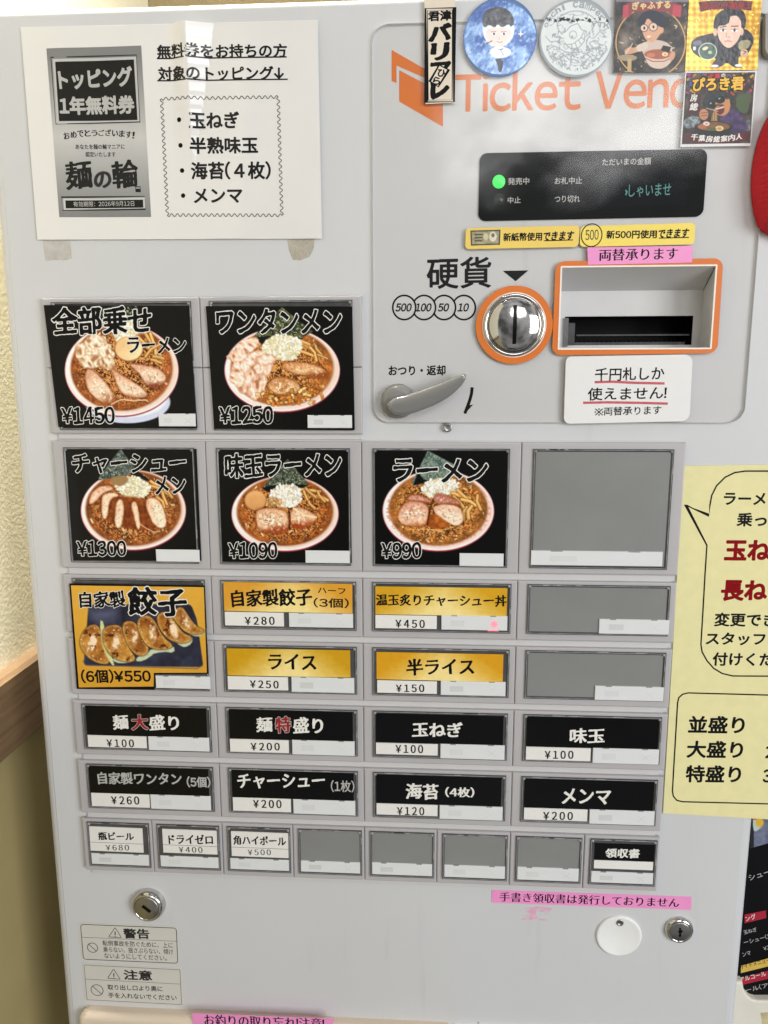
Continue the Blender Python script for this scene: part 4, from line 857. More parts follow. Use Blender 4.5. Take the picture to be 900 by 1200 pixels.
small(3, 0, 'black button for homemade wonton at 260 yen', 'black', [kai('自家製ワンタン', (152, 444), (570, 448), 58, GINK), ('(5個)', (598, 460), (714, 462), 52, 'bold', GINK, None)], '¥260', ((218, 546), (357, 548), 40), card=(1.6, 1.8, 86, 21), slip=(2.2, 20.8, 43.6, 30.4), st=(44.5, 20.6, 87, 30.8), xf=A1)
small(3, 1, 'black button for one slice of pork at 200 yen', 'black', [kai('チャーシュー', (126, 466), (560, 464), 70), ('(1枚)', (592, 484), (708, 486), 58, 'medium', GINK, None)], '¥200', ((202, 564), (342, 566), 40), card=(2.4, 1.4, 86.6, 20.8), slip=(2.6, 20.8, 43, 30.4), st=(44.8, 20.8, 87.6, 31), xf=A2)
small(3, 2, 'black button for seaweed at 120 yen', 'black', [kai('海苔', (240, 518), (400, 522), 76), ('(4枚)', (438, 510), (580, 512), 50, 'minchob', WINK, None)], '¥120', ((195, 600), (330, 602), 40), card=(2, 1.8, 86.6, 21.6), slip=(2.2, 22, 43.8, 29.8), st=(45.2, 21.8, 87.8, 31.4), xf=A3)
small(3, 3, 'black button for bamboo shoots at 200 yen', 'black', [kai('メンマ', (295, 540), (535, 546), 72)], '¥200', ((200, 624), (347, 626), 40), card=(2, 1.6, 87.4, 21.6), slip=(2.2, 21.8, 44.4, 30), st=(45.8, 21.4, 88.6, 31.4), xf=A4)
# bottom row of eight narrow buttons
E1, E2 = XF(90, 950, 900 / 350), XF(420, 950, 900 / 350)
for c in range(8):
    ox = -200 + c * 50 + 3.9; oy = 268.0; m_ = MB(); bezel(m_, ox, oy, ox + 44.4, oy + 34.2, dark=c in (0, 1, 2, 7), t=1.5)
    bt = btn(m_, ['white card button for bottled beer at 680 yen', 'white card button for alcohol free drink at 400 yen', 'white card button for highball at 500 yen', 'narrow empty grey button beside the highball button', 'narrow empty grey button left of the middle of the bottom row', 'narrow empty grey button right of the middle of the bottom row', 'narrow empty grey button beside the receipt button', 'black and white receipt button'][c])
    if c < 3:
        k = MB(); x0, x1, y1 = ((1.3, 39.6, 22.4), (3.9, 42.6, 21.8), (2.8, 43, 22.6))[c]; a = (0.4, 0.2, 0.3)[c]
        k.prism(rot_rect(ox + x0, oy + 3.6, ox + x1, oy + y1, a), 4.3, 4.8, SLIP); k.stroke([(ox + x0, oy + 15.6), (ox + x1, oy + 15.8)], 0.25, 4.84, INKS)
        bl, br, h, pb, pr = (((66, 88), (172, 90), 23, (88, 120), (158, 120)), ((278, 99), (410, 101), 27, (308, 126), (379, 127)), ((473, 102), (630, 106), 27, (516, 134), (585, 134)))[c]
        text(k, ('瓶ビール', 'ドライゼロ', '角ハイボール')[c], bl, br, h, 4.86, INK, 'kaisho', E1); text(k, ('¥680', '¥400', '¥500')[c], pb, pr, 17, 4.86, INKS, 'mincho', E1, gap=0.2); k.build('menu_card', bt)
    if c == 7:
        k = MB(); k.prism(rect(ox + 3, oy + 3.2, ox + 42.6, oy + 15.6), 4.3, 4.8, CARDK); text(k, '領収書', (745, 141), (846, 143), 27, 4.88, WINK, 'kaisho', E2); k.build('menu_card', bt)
        k = MB(); k.prism(rect(ox + 3, oy + 15.8, ox + 42.4, oy + 22.0), 4.3, 4.8, SLIP); k.build('price_slip', bt)
    ty = 24.3 if c in (0, 1, 2, 7) else (24.2, 23.6, 23.4, 23.0)[c - 3]
    strip(bt, ox + 1.4, oy + ty, ox + 43.0, oy + 32.6, 5.0)

# locks, cap, tray cover
def lock(px, py, r, kind, a):
    hs = 0.55 if kind else 1.0
    c = PX((px, py), 3); L = MB(); L.lathe(c, [(q_, h_ * hs) for q_, h_ in ((r, 0.02), (r, 1.2), (r * 0.97, 3.2), (r * 0.90, 5.2), (r * 0.80, 6.2), (r * 0.75, 6.2), (r * 0.72, 5.6))], CHROME, 56, cap=False)
    lo_ = L.build('key_lock', mach); L = MB(); L.lathe(c, [(r * 0.72, 5.0 * hs), (r * 0.715, 6.0 * hs), (r * 0.67, 6.3 * hs), (0.05, 6.3 * hs)], STEEL, 48)
    pl = L.build('lock_cylinder', lo_); k = MB()
    s = r * 0.3; pts = [(-1, -.35), (1, -.35), (1, .35), (-1, .35)] if kind == 0 else [(-.35, -1.2), (.1, -1.2), (.1, -.7), (.5, -.5), (.5, 0), (.15, .2), (.3, .9), (-.05, 1.4), (-.35, .9), (-.2, .3), (-.55, 0), (-.35, -.5)]
    q = [(c[0] + s * (x * math.cos(a) - y * math.sin(a)), c[1] + s * (x * math.sin(a) + y * math.cos(a))) for x, y in pts]
    k.prism(q, 6.25 * hs, 6.3 * hs + 0.06, BLACK); k.build('keyhole', lo_)
lock(173.5, 1061.5, 12.2, 0, 0.7); lock(797, 1092, 9.8, 1, 0.0)
c = PX((725.3, 1097), 1); b = MB(); b.lathe(c, [(15.6, 0.02), (15.6, 1.0), (15.2, 1.5), (14.4, 1.7), (13.4, 1.35), (0.05, 1.35)], WCAP, 64); cap = b.build('round_cap', mach)
b = MB(); b.lathe(PX((726.5, 1081.2), 1.4), [(2.5, 1.3), (2.4, 1.9), (1.9, 2.1), (1.5, 1.6), (0.05, 1.6)], STEEL, 28); b.build('cap_screw', cap)
b = MB(); p0, p1 = PX((96, 1177.5), 0), PX((528, 1197.5), 0); y_ = (p0[1] + p1[1]) / 2
b.prism(rnd([(p0[0], y_), (p1[0], y_), (p1[0], y_ + 190), (p0[0], y_ + 190)], [7, 2, 2, 7], 6), 0.02, 9, CREAM, 4.5, 6, smooth=False); b.build('ticket_tray_cover', mach)
b = MB(); p2 = PX((532, 1195.5), 0); b.prism(rnd([(p1[0] + 2.2, y_ + 0.5), (p1[0] + 190, y_ + 0.5), (p1[0] + 190, y_ + 180), (p1[0] + 2.2, y_ + 180)], 2, 4), 0.02, 4, WCAP, 0.8, 2); b.build('outlet_plate', mach)

# ================================================================== NOTICES, TAPES, STICKERS
# laminated notice, slightly wavy, with one raised crease that catches the light
NQ = [(24.5, 32.5), (372, 24), (377, 279), (44, 280.5)]
creA, creB = PX((236, 24)), PX((229, 170))
def wave(X, Y):
    t = np.clip((Y - creA[1]) / (creB[1] - creA[1]), -0.3, 1.6); xc = creA[0] + (creB[0] - creA[0]) * t
    k = np.clip(1.16 - 0.95 * t, 0, 1.25); w = 7.0 * k + 1e-3; sl = 0.285
    x = X - xc; r = np.where(x < -w, 0, np.where(x < w, sl * (w - x), 0)); up_ = np.clip((x + w + 12) / 12, 0, 1); up_ = up_ * up_ * (3 - 2 * up_)
    r = np.where(x < -w, sl * 2 * w * up_, r) + 0.05 * np.sin(Y * 0.9) * (np.abs(x) < w)
    u2 = (X + 178) / 11; r2 = 0.35 * np.exp(-u2 * u2)
    return r + r2 + 0.25 * np.sin(X * 0.035 + Y * 0.02) + 0.15 * np.sin(X * 0.11 + Y * 0.015)
b = MB(); N4 = XF(40, 40, 835 / 160); N5 = XF(170, 30, 900 / 220); d = 1.2
qn = quad(NQ, PX, d)
def pw(P): P.C[:] = (222, 220, 219)
b.grid(NQ, d, 320, 50, pw, PX, LAMI); b.stroke(qn, 0.4, d - 0.03, PAPER, closed=True)
def coupon(P):
    t = (P.Y - 80) / 1040; P.C[:] = P.ramp(np.abs(t - 0.52) * 2.1, (196, 195, 193), (128, 128, 128))
LINK = mat('laminated_ink', (13, 13, 15), 0.5, spec=0.2, coat=0.4, crough=0.025, var=0.1); LGINK = mat('laminated_grey_ink', (178, 178, 176), 0.5, coat=1.0, crough=0.025, var=0.04)
LAMIP = mat('laminated_print', vcol=True, rough=0.45, spec=0.2, var=0.02, coat=0.3, crough=0.025)
b.grid([(78, 90), (655, 70), (715, 1118), (155, 1120)], d + 0.06, 60, 60, coupon, N4, LAMIP)
b.stroke(quad([(112, 150), (630, 133), (652, 541), (142, 556)], N4), 0.45, d + 0.12, INKS, closed=True)
b.grid([(116, 155), (626, 138), (648, 536), (146, 551)], d + 0.10, 30, 12, lambda P: P.put(np.ones(len(P.X)), (190, 190, 188)), N4, LAMIP)
LK = lambda P: P.put(np.ones(len(P.X)), (11, 11, 12))
b.grid([(132, 172), (610, 155), (632, 525), (155, 534)], d + 0.16, 40, 16, LK, N4, LAMIP)
text(b, 'トッピング', (162, 340), (602, 312), 112, d + 0.22, LGINK, 'thick', N4); text(b, '1年無料券', (165, 492), (612, 482), 104, d + 0.22, LGINK, 'thick', N4)
arc = 'おめでとうございます!'
for i, ch in enumerate(arc):
    t = i / (len(arc) - 1); x = 188 + 412 * t; y = 658 - 32 * math.sin(math.pi * (0.12 + 0.76 * t)) - 10 * t
    tl_ = -0.22 * math.cos(math.pi * (0.12 + 0.76 * t)); w = 34 if ch != '!' else 9
    text(b, ch, (x, y - 34 * 0 + tl_ * -0), (x + w, y + w * tl_), 40 if ch not in 'いうご' else 36, d + 0.14, LINK, 'minchob', N4)
text(b, 'あなたを麺の輪マニアに', (255, 704), (553, 702), 30, d + 0.14, LINK, 'medium', N4); text(b, '認定いたします', (315, 750), (497, 749), 30, d + 0.14, LINK, 'medium', N4)
text(b, '麺', (203, 945), (355, 938), 165, d + 0.14, LINK, 'kaisho', N4); text(b, 'の', (372, 938), (470, 936), 95, d + 0.14, INKS, 'kaisho', N4, extra=0.012); text(b, '輪', (484, 940), (636, 936), 162, d + 0.14, LINK, 'kaisho', N4)
b.grid([(618, 930), (650, 930), (652, 966), (620, 966)], d + 0.13, 3, 3, LK, N4, LAMIP); text(b, '麺輪', (622, 946), (648, 946), 12, d + 0.2, LGINK, 'gothic', N4)
b.stroke(quad([(174, 1001), (681, 995), (685, 1073), (180, 1081)], N4), 0.45, d + 0.12, INKS, closed=True)
b.grid([(178, 1005), (677, 999), (681, 1069), (184, 1077)], d + 0.10, 30, 4, lambda P: P.put(np.ones(len(P.X)), (196, 196, 194)), N4, LAMIP)
b.grid([(192, 1018), (665, 1012), (667, 1061), (195, 1066)], d + 0.16, 30, 4, LK, N4, LAMIP)
text(b, '有効期限：2026年9月12日', (242, 1056), (612, 1051), 32, d + 0.22, LGINK, 'gothic', N4)
text(b, '無料券をお持ちの方', (60, 156), (678, 151), 63, d + 0.12, LINK, 'bold', N5); text(b, '対象のトッピング↓', (65, 263), (664, 259), 64, d + 0.12, LINK, 'bold', N5)
def seg(mb, a, c_, w, m, xf, dd, n=24): mb.stroke(quad([(a[0] + (c_[0] - a[0]) * i / n, a[1] + (c_[1] - a[1]) * i / n) for i in range(n + 1)], xf), w, dd, m)
seg(b, (60, 162), (681, 154), 0.75, LINK, N5, d + 0.13); seg(b, (62, 268), (686, 261), 0.75, LINK, N5, d + 0.13)
sq = []
cor = [(82, 354), (640, 346), (658, 912), (110, 910)]; cnt_ = [20, 20, 20, 20]
for i in range(4):
    a, c_ = np.array(cor[i], float), np.array(cor[(i + 1) % 4], float); u = c_ - a; L_ = np.hypot(*u); u /= L_; nn = np.array([-u[1], u[0]])
    for k in range(200): s_ = k / 200; sq.append(a + u * L_ * s_ + nn * 7 * math.sin(s_ * 2 * math.pi * cnt_[i]))
b.stroke(quad(sq, N5), 0.42, d + 0.12, INKS, closed=True)
for s_, bx, by, l, r_, y0, h in (('玉ねぎ', 167, 455, 215, 450, 492, 76), ('半熟味玉', 173, 577, 218, 540, 613, 76), ('海苔(４枚)', 180, 697, 223, 601, 737, 82), ('メンマ', 185, 817, 236, 466, 850, 66)):
    b.flat(circ(N5((bx, by)), 1.35, 14), d + 0.13, INK); text(b, s_, (l, y0), (r_, y0 - 2), h, d + 0.12, LINK, 'bold', N5)
tag(b.build('paper_notice', disp=wave), 'large white laminated notice with a grey free topping coupon and a bulleted list', 'notice')
TPL = 'piece of old clear tape at the lower left corner of the white laminated notice'; TPR = 'dirty brownish piece of tape at the lower right corner of the white laminated notice'
for nm, pts, m, lb in (('tape_piece', [(50, 281), (82, 282), (84, 303), (76, 305), (62, 304.5), (53, 306)], TAPE, TPL), ('tape_piece', [(336.5, 281), (369, 279.5), (367, 293), (362, 301), (352, 305), (343, 304.5), (338.5, 293)], TAPE2, TPR)):
    b = MB(); b.prism(quad(pts, PX, 0.3), 0.02, 0.14, m); tag(b.build(nm), lb, 'tape')

# slim black lettered sticker
S2 = XF(490, 0, 6.0); b = MB(); d = 2.5
b.prism(quad([(43, -14), (258, -14), (262, 722), (52, 731)], S2, d), 2.3, d, STRAP)
for q, w in (([(52, 60), (256, 55), (252, 715), (56, 718)], 1.0), ([(66, 74), (243, 70), (239, 702), (69, 705)], 0.4)): b.stroke(quad(q, S2, d), w, d + 0.04, INK, closed=True)
text(b, '君津', (73, 148), (232, 142), 68, d + 0.06, INK, 'thick', S2)
for s_, x0, x1, y, h in (('バ', 80, 225, 283, 108), ('リ', 100, 206, 420, 112), ('ア', 92, 218, 560, 118), ('レ', 96, 208, 690, 130)): text(b, s_, (x0, y), (x1, y - 3), h, d + 0.06, INK, 'brush', S2, extra=0.028)
bx = np.array([(148, 458), (215, 492), (142, 610), (82, 572)]); b.flat(quad(bx, S2, d), d + 0.12, STRAP); b.stroke(quad(bx, S2, d), 0.8, d + 0.14, INK, closed=True)
text(b, 'ひ', (135, 535), (186, 543), 50, d + 0.16, INK, 'heavy', S2); text(b, 'ら', (102, 590), (150, 598), 52, d + 0.16, INK, 'heavy', S2)
tag(b.build('slim_sticker'), 'tall narrow cream sticker with bold black brush letters in a black frame', 'sticker')

def face(P, cx, cy, w, h, skin, hair, eye=1.0, soft=4):
    P.put(P.ell(cx, cy, w, h), (40, 32, 34)); P.put(P.ell(cx, cy, w - 5, h - 5), skin)
S_B = XF(490, 0, 6.0)
def p_blue(P):
    n = P.noise(90, 3, 4); P.C[:] = P.ramp((n - 0.3) * 2.2, (44, 84, 152), (164, 194, 230)); n2 = P.noise(16, 9, 3, 0.5, 0.5); P.put(np.clip((n2 - 0.58) * 4, 0, 0.5), (206, 224, 244)); P.put(np.clip((0.36 - n2) * 4, 0, 0.5), (36, 66, 130))
    P.put(P.poly([(330, 130), (360, 60), (420, 10), (560, -10), (560, 60), (420, 150), (340, 190)], 2, 60) * 0.6, (30, 66, 140))
    P.put(P.ell(565, 205, 112, 120), (206, 214, 226)); P.put(P.poly([(470, 190), (480, 290), (530, 330), (600, 330), (650, 280), (660, 190)], 2), (226, 196, 190))
    P.put(P.poly([(520, 330), (600, 325), (660, 350), (640, 400), (540, 410), (500, 370)], 2), (214, 222, 234)); P.put(P.poly([(535, 410), (600, 410), (590, 505), (565, 510), (558, 440)], 1), (36, 40, 52))
    P.put(P.poly([(450, 170), (455, 90), (520, 50), (600, 48), (660, 90), (680, 165), (650, 190), (640, 165), (590, 195), (560, 165), (540, 195), (500, 170), (470, 195)], 1), P.ramp(P.noise(18, 4, 2, 1, 1.2), (24, 24, 30), (96, 98, 106)))
    for x in (533, 603): P.put(P.ell(x, 236, 14, 11), (240, 240, 244)); P.put(P.ell(x + 1, 236, 8, 9), (30, 32, 44)); P.put(P.line([(x - 18, 222), (x + 16, 220)], 4, 3), (40, 38, 42))
    P.put(P.line([(556, 290), (575, 297), (594, 290)], 4, 3), (70, 40, 44)); P.put(P.line([(572, 262), (568, 274), (578, 276)], 3, 3), (150, 110, 106)); P.put(P.line([(480, 305), (520, 285)], 6, 3), (40, 34, 40)); P.put(P.line([(560, 350), (600, 340), (580, 352), (600, 385)], 4, 3), (70, 74, 90)); P.put(P.line([(500, 375), (540, 340)], 6), (240, 236, 240))
    P.put(P.line([(722, 222), (722, 252)], 6), (250, 240, 200)); P.put(P.line([(708, 237), (738, 237)], 6), (250, 240, 200))
def disk_sticker(name, xf, c, r, painter, rim, label, m, d=2.5):
    b = MB(); e = xf(c, d); rr_ = np.hypot(*(xf((c[0] + r, c[1]), d) - e)); b.prism(circ(e, rr_, 72), 2.3, d - 0.02, rim)
    b.grid([(c[0] - r, c[1] - r), (c[0] + r, c[1] - r), (c[0] + r, c[1] + r), (c[0] - r, c[1] + r)], d, 150, 150, painter, xf, m, disk=True)
    b.ring(circ(e, rr_ + 0.1, 72), circ(e, rr_ - 0.35, 72), 2.3, d + 0.05, rim); return b, e, rr_
b, e, r_ = disk_sticker('', S_B, (575, 264), 258, p_blue, mat('blue_rim', (86, 118, 168), 0.4), '', FOIL)
tag(b.build('round_sticker'), 'round blue foil sticker with a cartoon of a dark haired person', 'sticker')
S_C = XF(625, 0, 9.0); LG = (164, 172, 178)
def p_line(P):
    P.C[:] = (228, 234, 236); P.put(1 - P.ell(452, 402, 372, 388), LG); P.put(P.ell(452, 402, 342, 360) * 0 + np.clip(1 - abs(np.hypot((P.X - 452) / 372, (P.Y - 402) / 388) - 0.74) * 40, 0, 1) * (P.Y < 240), LG)
    rs = np.random.RandomState(5); w = P.ell(452, 430, 330, 320)
    n = P.noise(60, 12, 3); P.put(w * np.clip(1 - np.abs(n - 0.5) * 26, 0, 0.9), LG); n = P.noise(38, 22, 2); P.put(w * (P.Y > 480) * np.clip(1 - np.abs(n - 0.48) * 16, 0, 0.9), LG)
    P.put(P.poly([(330, 330), (450, 240), (520, 300), (540, 400), (480, 520), (360, 480), (330, 420)], 2), (232, 237, 238))
    for q in ([(330, 340), (400, 270), (470, 245), (500, 300), (540, 330)], [(345, 470), (420, 460), (500, 400), (530, 340)], [(345, 470), (400, 515), (480, 500), (540, 430), (545, 350)], [(400, 462), (415, 512)], [(440, 446), (462, 505)], [(475, 420), (508, 470)], [(505, 390), (540, 420)],
              [(560, 380), (600, 330), (590, 390), (560, 420)], [(250, 230), (260, 300), (300, 360), (340, 300)], [(130, 380), (180, 440), (240, 430), (300, 470)], [(160, 520), (220, 480), (330, 540), (420, 560), (520, 540)], [(640, 400), (700, 330), (780, 300)], [(760, 480), (780, 520), (700, 620), (640, 600)], [(200, 660), (300, 560), (400, 640), (380, 720)], [(560, 560), (640, 640), (560, 700)], [(590, 450), (650, 420), (710, 470), (640, 520), (590, 450)]):
        P.put(P.line(q, 9, 5), LG)
    a = np.clip(1 - abs(np.hypot((P.X - 420) / 42, (P.Y - 365) / 46) - 0.9) * 6, 0, 1); P.put(a, LG); P.put(P.ell(410, 385, 14, 12), LG)
    P.put((np.abs(P.Y - 205 - 10 * np.sin(P.X / 30)) < 18 + 14 * (P.noise(18, 3, 2) - 0.5)) * (np.abs(P.X - 460) < 335) * (P.noise(26, 8, 2) > 0.47), (28, 30, 34))
b, e, r_ = disk_sticker('', S_C, (452, 402), 388, p_line, mat('grey_rim', (158, 166, 172), 0.4), '', PRINTM)
s_ = 'Oochi camper'; n = len(s_)
GRIM = mat('pale_grey_ink', (166, 174, 180), 0.5)
for i, ch in enumerate(s_):
    if ch == ' ': continue
    a = R(-66 + 118 * i / (n - 1)); x, y = 452 + 325 * math.sin(a), 402 - 325 * math.cos(a); c_, q = math.cos(a), math.sin(a); w = 24 if ch != 'i' else 10
    text(b, ch, (x - w * c_, y - w * q), (x + w * c_, y + w * q), (48 if ch not in 'hiO' else 66) * abs(c_) + 12, 2.6, GRIM, 'heavy', S_C)
text(b, 'YTK', (605, 280), (800, 300), 56, 2.6, GRIM, 'heavy', S_C)
tag(b.build('round_sticker'), 'round white sticker with pale grey line art of a grinning figure', 'sticker')

def square_sticker(xf, q, painter, border, m, d=2.5, n=170, inn=None):
    b = MB(); b.prism(quad(q, xf, d), 2.3, d - 0.02, border); b.grid(inn or q, d, n, n, painter, xf, m); return b
S_D = XF(715, 0, 900 / 95)
def p_glasses(P):
    P.C[:] = P.ramp((P.noise(70, 3, 4) - 0.3) * 2, (44, 46, 50), (96, 92, 88)); P.bits(np.ones(len(P.X)), 50, (3, 7), [(176, 170, 150), (200, 190, 150)], 4, 3)
    for a0, a1 in ((100, 260), (-80, 80)):
        P.put(P.line([(450 + 385 * math.cos(R(a)), 470 + 390 * math.sin(R(a))) for a in np.linspace(a0, a1, 30)], 13, 6) * 0.9, (206, 168, 110))
    P.put(P.poly([(150, 60), (230, 20), (680, 20), (800, 60), (790, 180), (670, 160), (640, 130), (250, 130), (220, 180), (140, 190)], 0, 10), (128, 66, 74)); P.put(P.poly([(145, 60), (205, 50), (205, 190), (140, 200)], 0), (172, 70, 90)); P.put(P.poly([(700, 50), (790, 60), (780, 190), (690, 170)], 0), (172, 70, 90)); P.put((P.Y < 22) * 0.8, (130, 128, 150))
    P.put(P.poly([(330, 500), (430, 440), (560, 440), (660, 480), (700, 560), (660, 700), (420, 700), (370, 600)], 2), (188, 180, 176)); P.put(P.line([(380, 520), (250, 560), (190, 570)], 60, 6), (188, 158, 138)); P.put(P.line([(380, 510), (330, 530)], 80, 6), (196, 190, 186))
    P.put(P.poly([(310, 260), (330, 160), (430, 105), (540, 120), (620, 190), (620, 300), (560, 380), (340, 300)], 2), (38, 46, 62)); P.put(P.poly([(350, 280), (420, 185), (480, 260), (560, 270), (590, 330), (540, 400), (490, 470), (430, 470), (370, 400)], 2), (196, 160, 138))
    P.put(P.poly([(340, 250), (420, 180), (360, 320)], 1), (38, 46, 62)); P.put(P.poly([(430, 190), (540, 180), (600, 300), (560, 300), (480, 250)], 1), (38, 46, 62)); P.put(P.ell(575, 335, 20, 34, 15), (196, 158, 134))
    for x, y, rr_ in ((378, 308, 40), (480, 295, 46)): a = np.hypot(P.X - x, P.Y - y); P.put(np.clip((rr_ - a) / 4 + .5, 0, 1), (206, 190, 180)); P.put(np.clip(1 - abs(a - rr_) / 6, 0, 1), (46, 40, 42)); P.put(P.ell(x + 2, y, 11, 17), (40, 34, 36))
    P.put(P.line([(418, 300), (434, 298)], 7), (46, 40, 42)); P.put(P.poly([(405, 395), (460, 385), (440, 425), (415, 420)], 1), (226, 206, 186)); P.put(P.line([(410, 430), (450, 425)], 5), (140, 80, 70))
    P.put(P.ell(545, 600, 165, 56), (150, 96, 76)); P.put(P.poly([(378, 610), (420, 720), (500, 765), (600, 760), (680, 690), (712, 600), (600, 660), (450, 650)], 2), (196, 186, 178)); P.put(P.line([(385, 640), (470, 680), (600, 680), (700, 630)], 9), (150, 60, 62))
    P.put(P.ell(455, 610, 46, 26), (186, 120, 96)); P.put(P.ell(610, 600, 34, 24), (222, 206, 178)); P.put(P.ell(612, 602, 14, 11), (206, 140, 70)); P.put(P.poly([(590, 500), (680, 520), (655, 580), (560, 555)], 0), (34, 40, 44)); P.put(P.ell(690, 620, 30, 55, 20), (190, 150, 128))
    P.put(P.ell(190, 640, 110, 36), (150, 142, 120)); P.put(P.poly([(195, 650), (240, 650), (235, 800), (190, 800)], 0), (178, 160, 120)); P.put(P.ell(220, 560, 42, 38), (186, 150, 128)); P.put(P.line([(250, 480), (170, 600)], 9), (206, 200, 186)); P.put(P.ell(170, 470, 60, 110, 20, 60) * 0.4, (190, 186, 180)); P.C = np.clip(P.C * np.array([1.14, 1.08, 1.04]), 0, 250)
b = square_sticker(S_D, [(66, -42), (878, -46), (832, 800), (35, 808)], p_glasses, mat('dark_sticker_edge', (70, 64, 60), 0.5), PRINTM)
text(b, 'ぎゃふする', (245, 108), (665, 90), 84, 2.58, mat('pale_gold_ink', (232, 206, 150), 0.4), 'heavy', S_D)
tag(b.build('square_sticker'), 'square dark sticker with a cartoon of a person in round glasses holding ramen', 'sticker')
S_E = XF(800, 0, 9.0)
def p_gold(P):
    u = (P.X + P.Y) / 62; w = (P.X - P.Y) / 62; n = np.sin(u * 3.14159) * np.sin(w * 3.14159); P.C[:] = P.ramp(n * 0.5 + 0.5 + (P.noise(110, 5, 3) - 0.5) * 1.6, (186, 132, 20), (250, 222, 96)); P.bits(np.ones(len(P.X)), 60, (4, 9), [(255, 240, 150), (244, 214, 90)], 3, 2)
    K_ = (24, 26, 36); P.put(P.poly([(170, 20), (300, 4), (620, 2), (738, 12), (722, 110), (600, 95), (300, 95), (188, 125)], 0), (58, 30, 48))
    P.put(P.poly([(100, 400), (330, 340), (560, 330), (660, 290), (755, 380), (740, 480), (660, 610), (590, 580), (590, 700), (640, 712), (530, 712), (470, 650), (400, 712), (290, 712), (370, 590), (200, 620), (80, 530)], 1), K_)
    P.put(P.ell(265, 540, 98, 92), (200, 210, 190)); P.put(P.ell(265, 540, 90, 84), P.ramp(P.noise(40, 3), (22, 40, 36), (70, 104, 84))); P.put(P.ell(240, 508, 34, 18, -20), (196, 186, 160)); P.put(P.ell(290, 550, 20, 18), (150, 170, 140))
    P.put(P.poly([(585, 430), (720, 410), (710, 490), (640, 530), (590, 520)], 1), (142, 134, 100)); P.put(P.ell(650, 560, 42, 46), (200, 160, 130)); P.put(P.line([(630, 530), (670, 545), (640, 570)], 6), K_); P.put(P.poly([(110, 430), (200, 420), (210, 470), (110, 480)], 1), (90, 96, 110)); P.put(P.poly([(110, 490), (140, 488), (140, 525), (110, 528)], 0), (190, 200, 214))
    P.put(P.poly([(325, 310), (330, 180), (420, 95), (560, 75), (660, 120), (672, 250), (640, 330), (340, 330)], 2), K_); P.put(P.ell(345, 335, 22, 42), (204, 162, 142)); P.put(P.ell(622, 330, 22, 42), (204, 162, 142))
    P.put(P.poly([(362, 270), (470, 250), (500, 165), (580, 160), (620, 220), (618, 340), (580, 440), (500, 510), (440, 490), (375, 400)], 2), (214, 176, 158)); P.put(P.poly([(350, 270), (480, 262), (510, 160), (420, 150)], 1), K_)
    for x in (428, 548): P.put(P.ell(x, 318, 30, 15), (240, 232, 226)); P.put(P.ell(x, 317, 13, 14), (50, 40, 40)); P.put(P.line([(x - 32, 306), (x, 300), (x + 30, 308)], 6, 3), (30, 26, 30))
    P.put(P.line([(395, 285), (460, 275)], 9), K_); P.put(P.line([(515, 275), (585, 272)], 9), K_); P.put(P.line([(470, 340), (455, 385), (500, 388)], 5), (130, 90, 80)); P.put(P.line([(445, 432), (480, 428), (520, 434)], 9), (150, 84, 84)); P.put(P.line([(475, 540), (475, 600)], 4), (90, 96, 110))
    P.put(P.ell(340, 695, 40, 14), (220, 222, 226)); P.put(P.ell(590, 690, 40, 14), (220, 222, 226))
b = square_sticker(S_E, [(66, -46), (838, -48), (787, 735), (22, 745)], p_gold, mat('gold_edge', (206, 168, 60), 0.3, metal=0.4), FOIL)
text(b, '横浜の不動産王', (190, 108), (725, 92), 78, 2.58, mat('brick_ink', (158, 60, 60), 0.4), 'heavy', S_E)
tag(b.build('square_sticker'), 'square shiny gold foil sticker with a cartoon of a person in a dark suit', 'sticker')
S_F = XF(790, 80, 900 / 110)
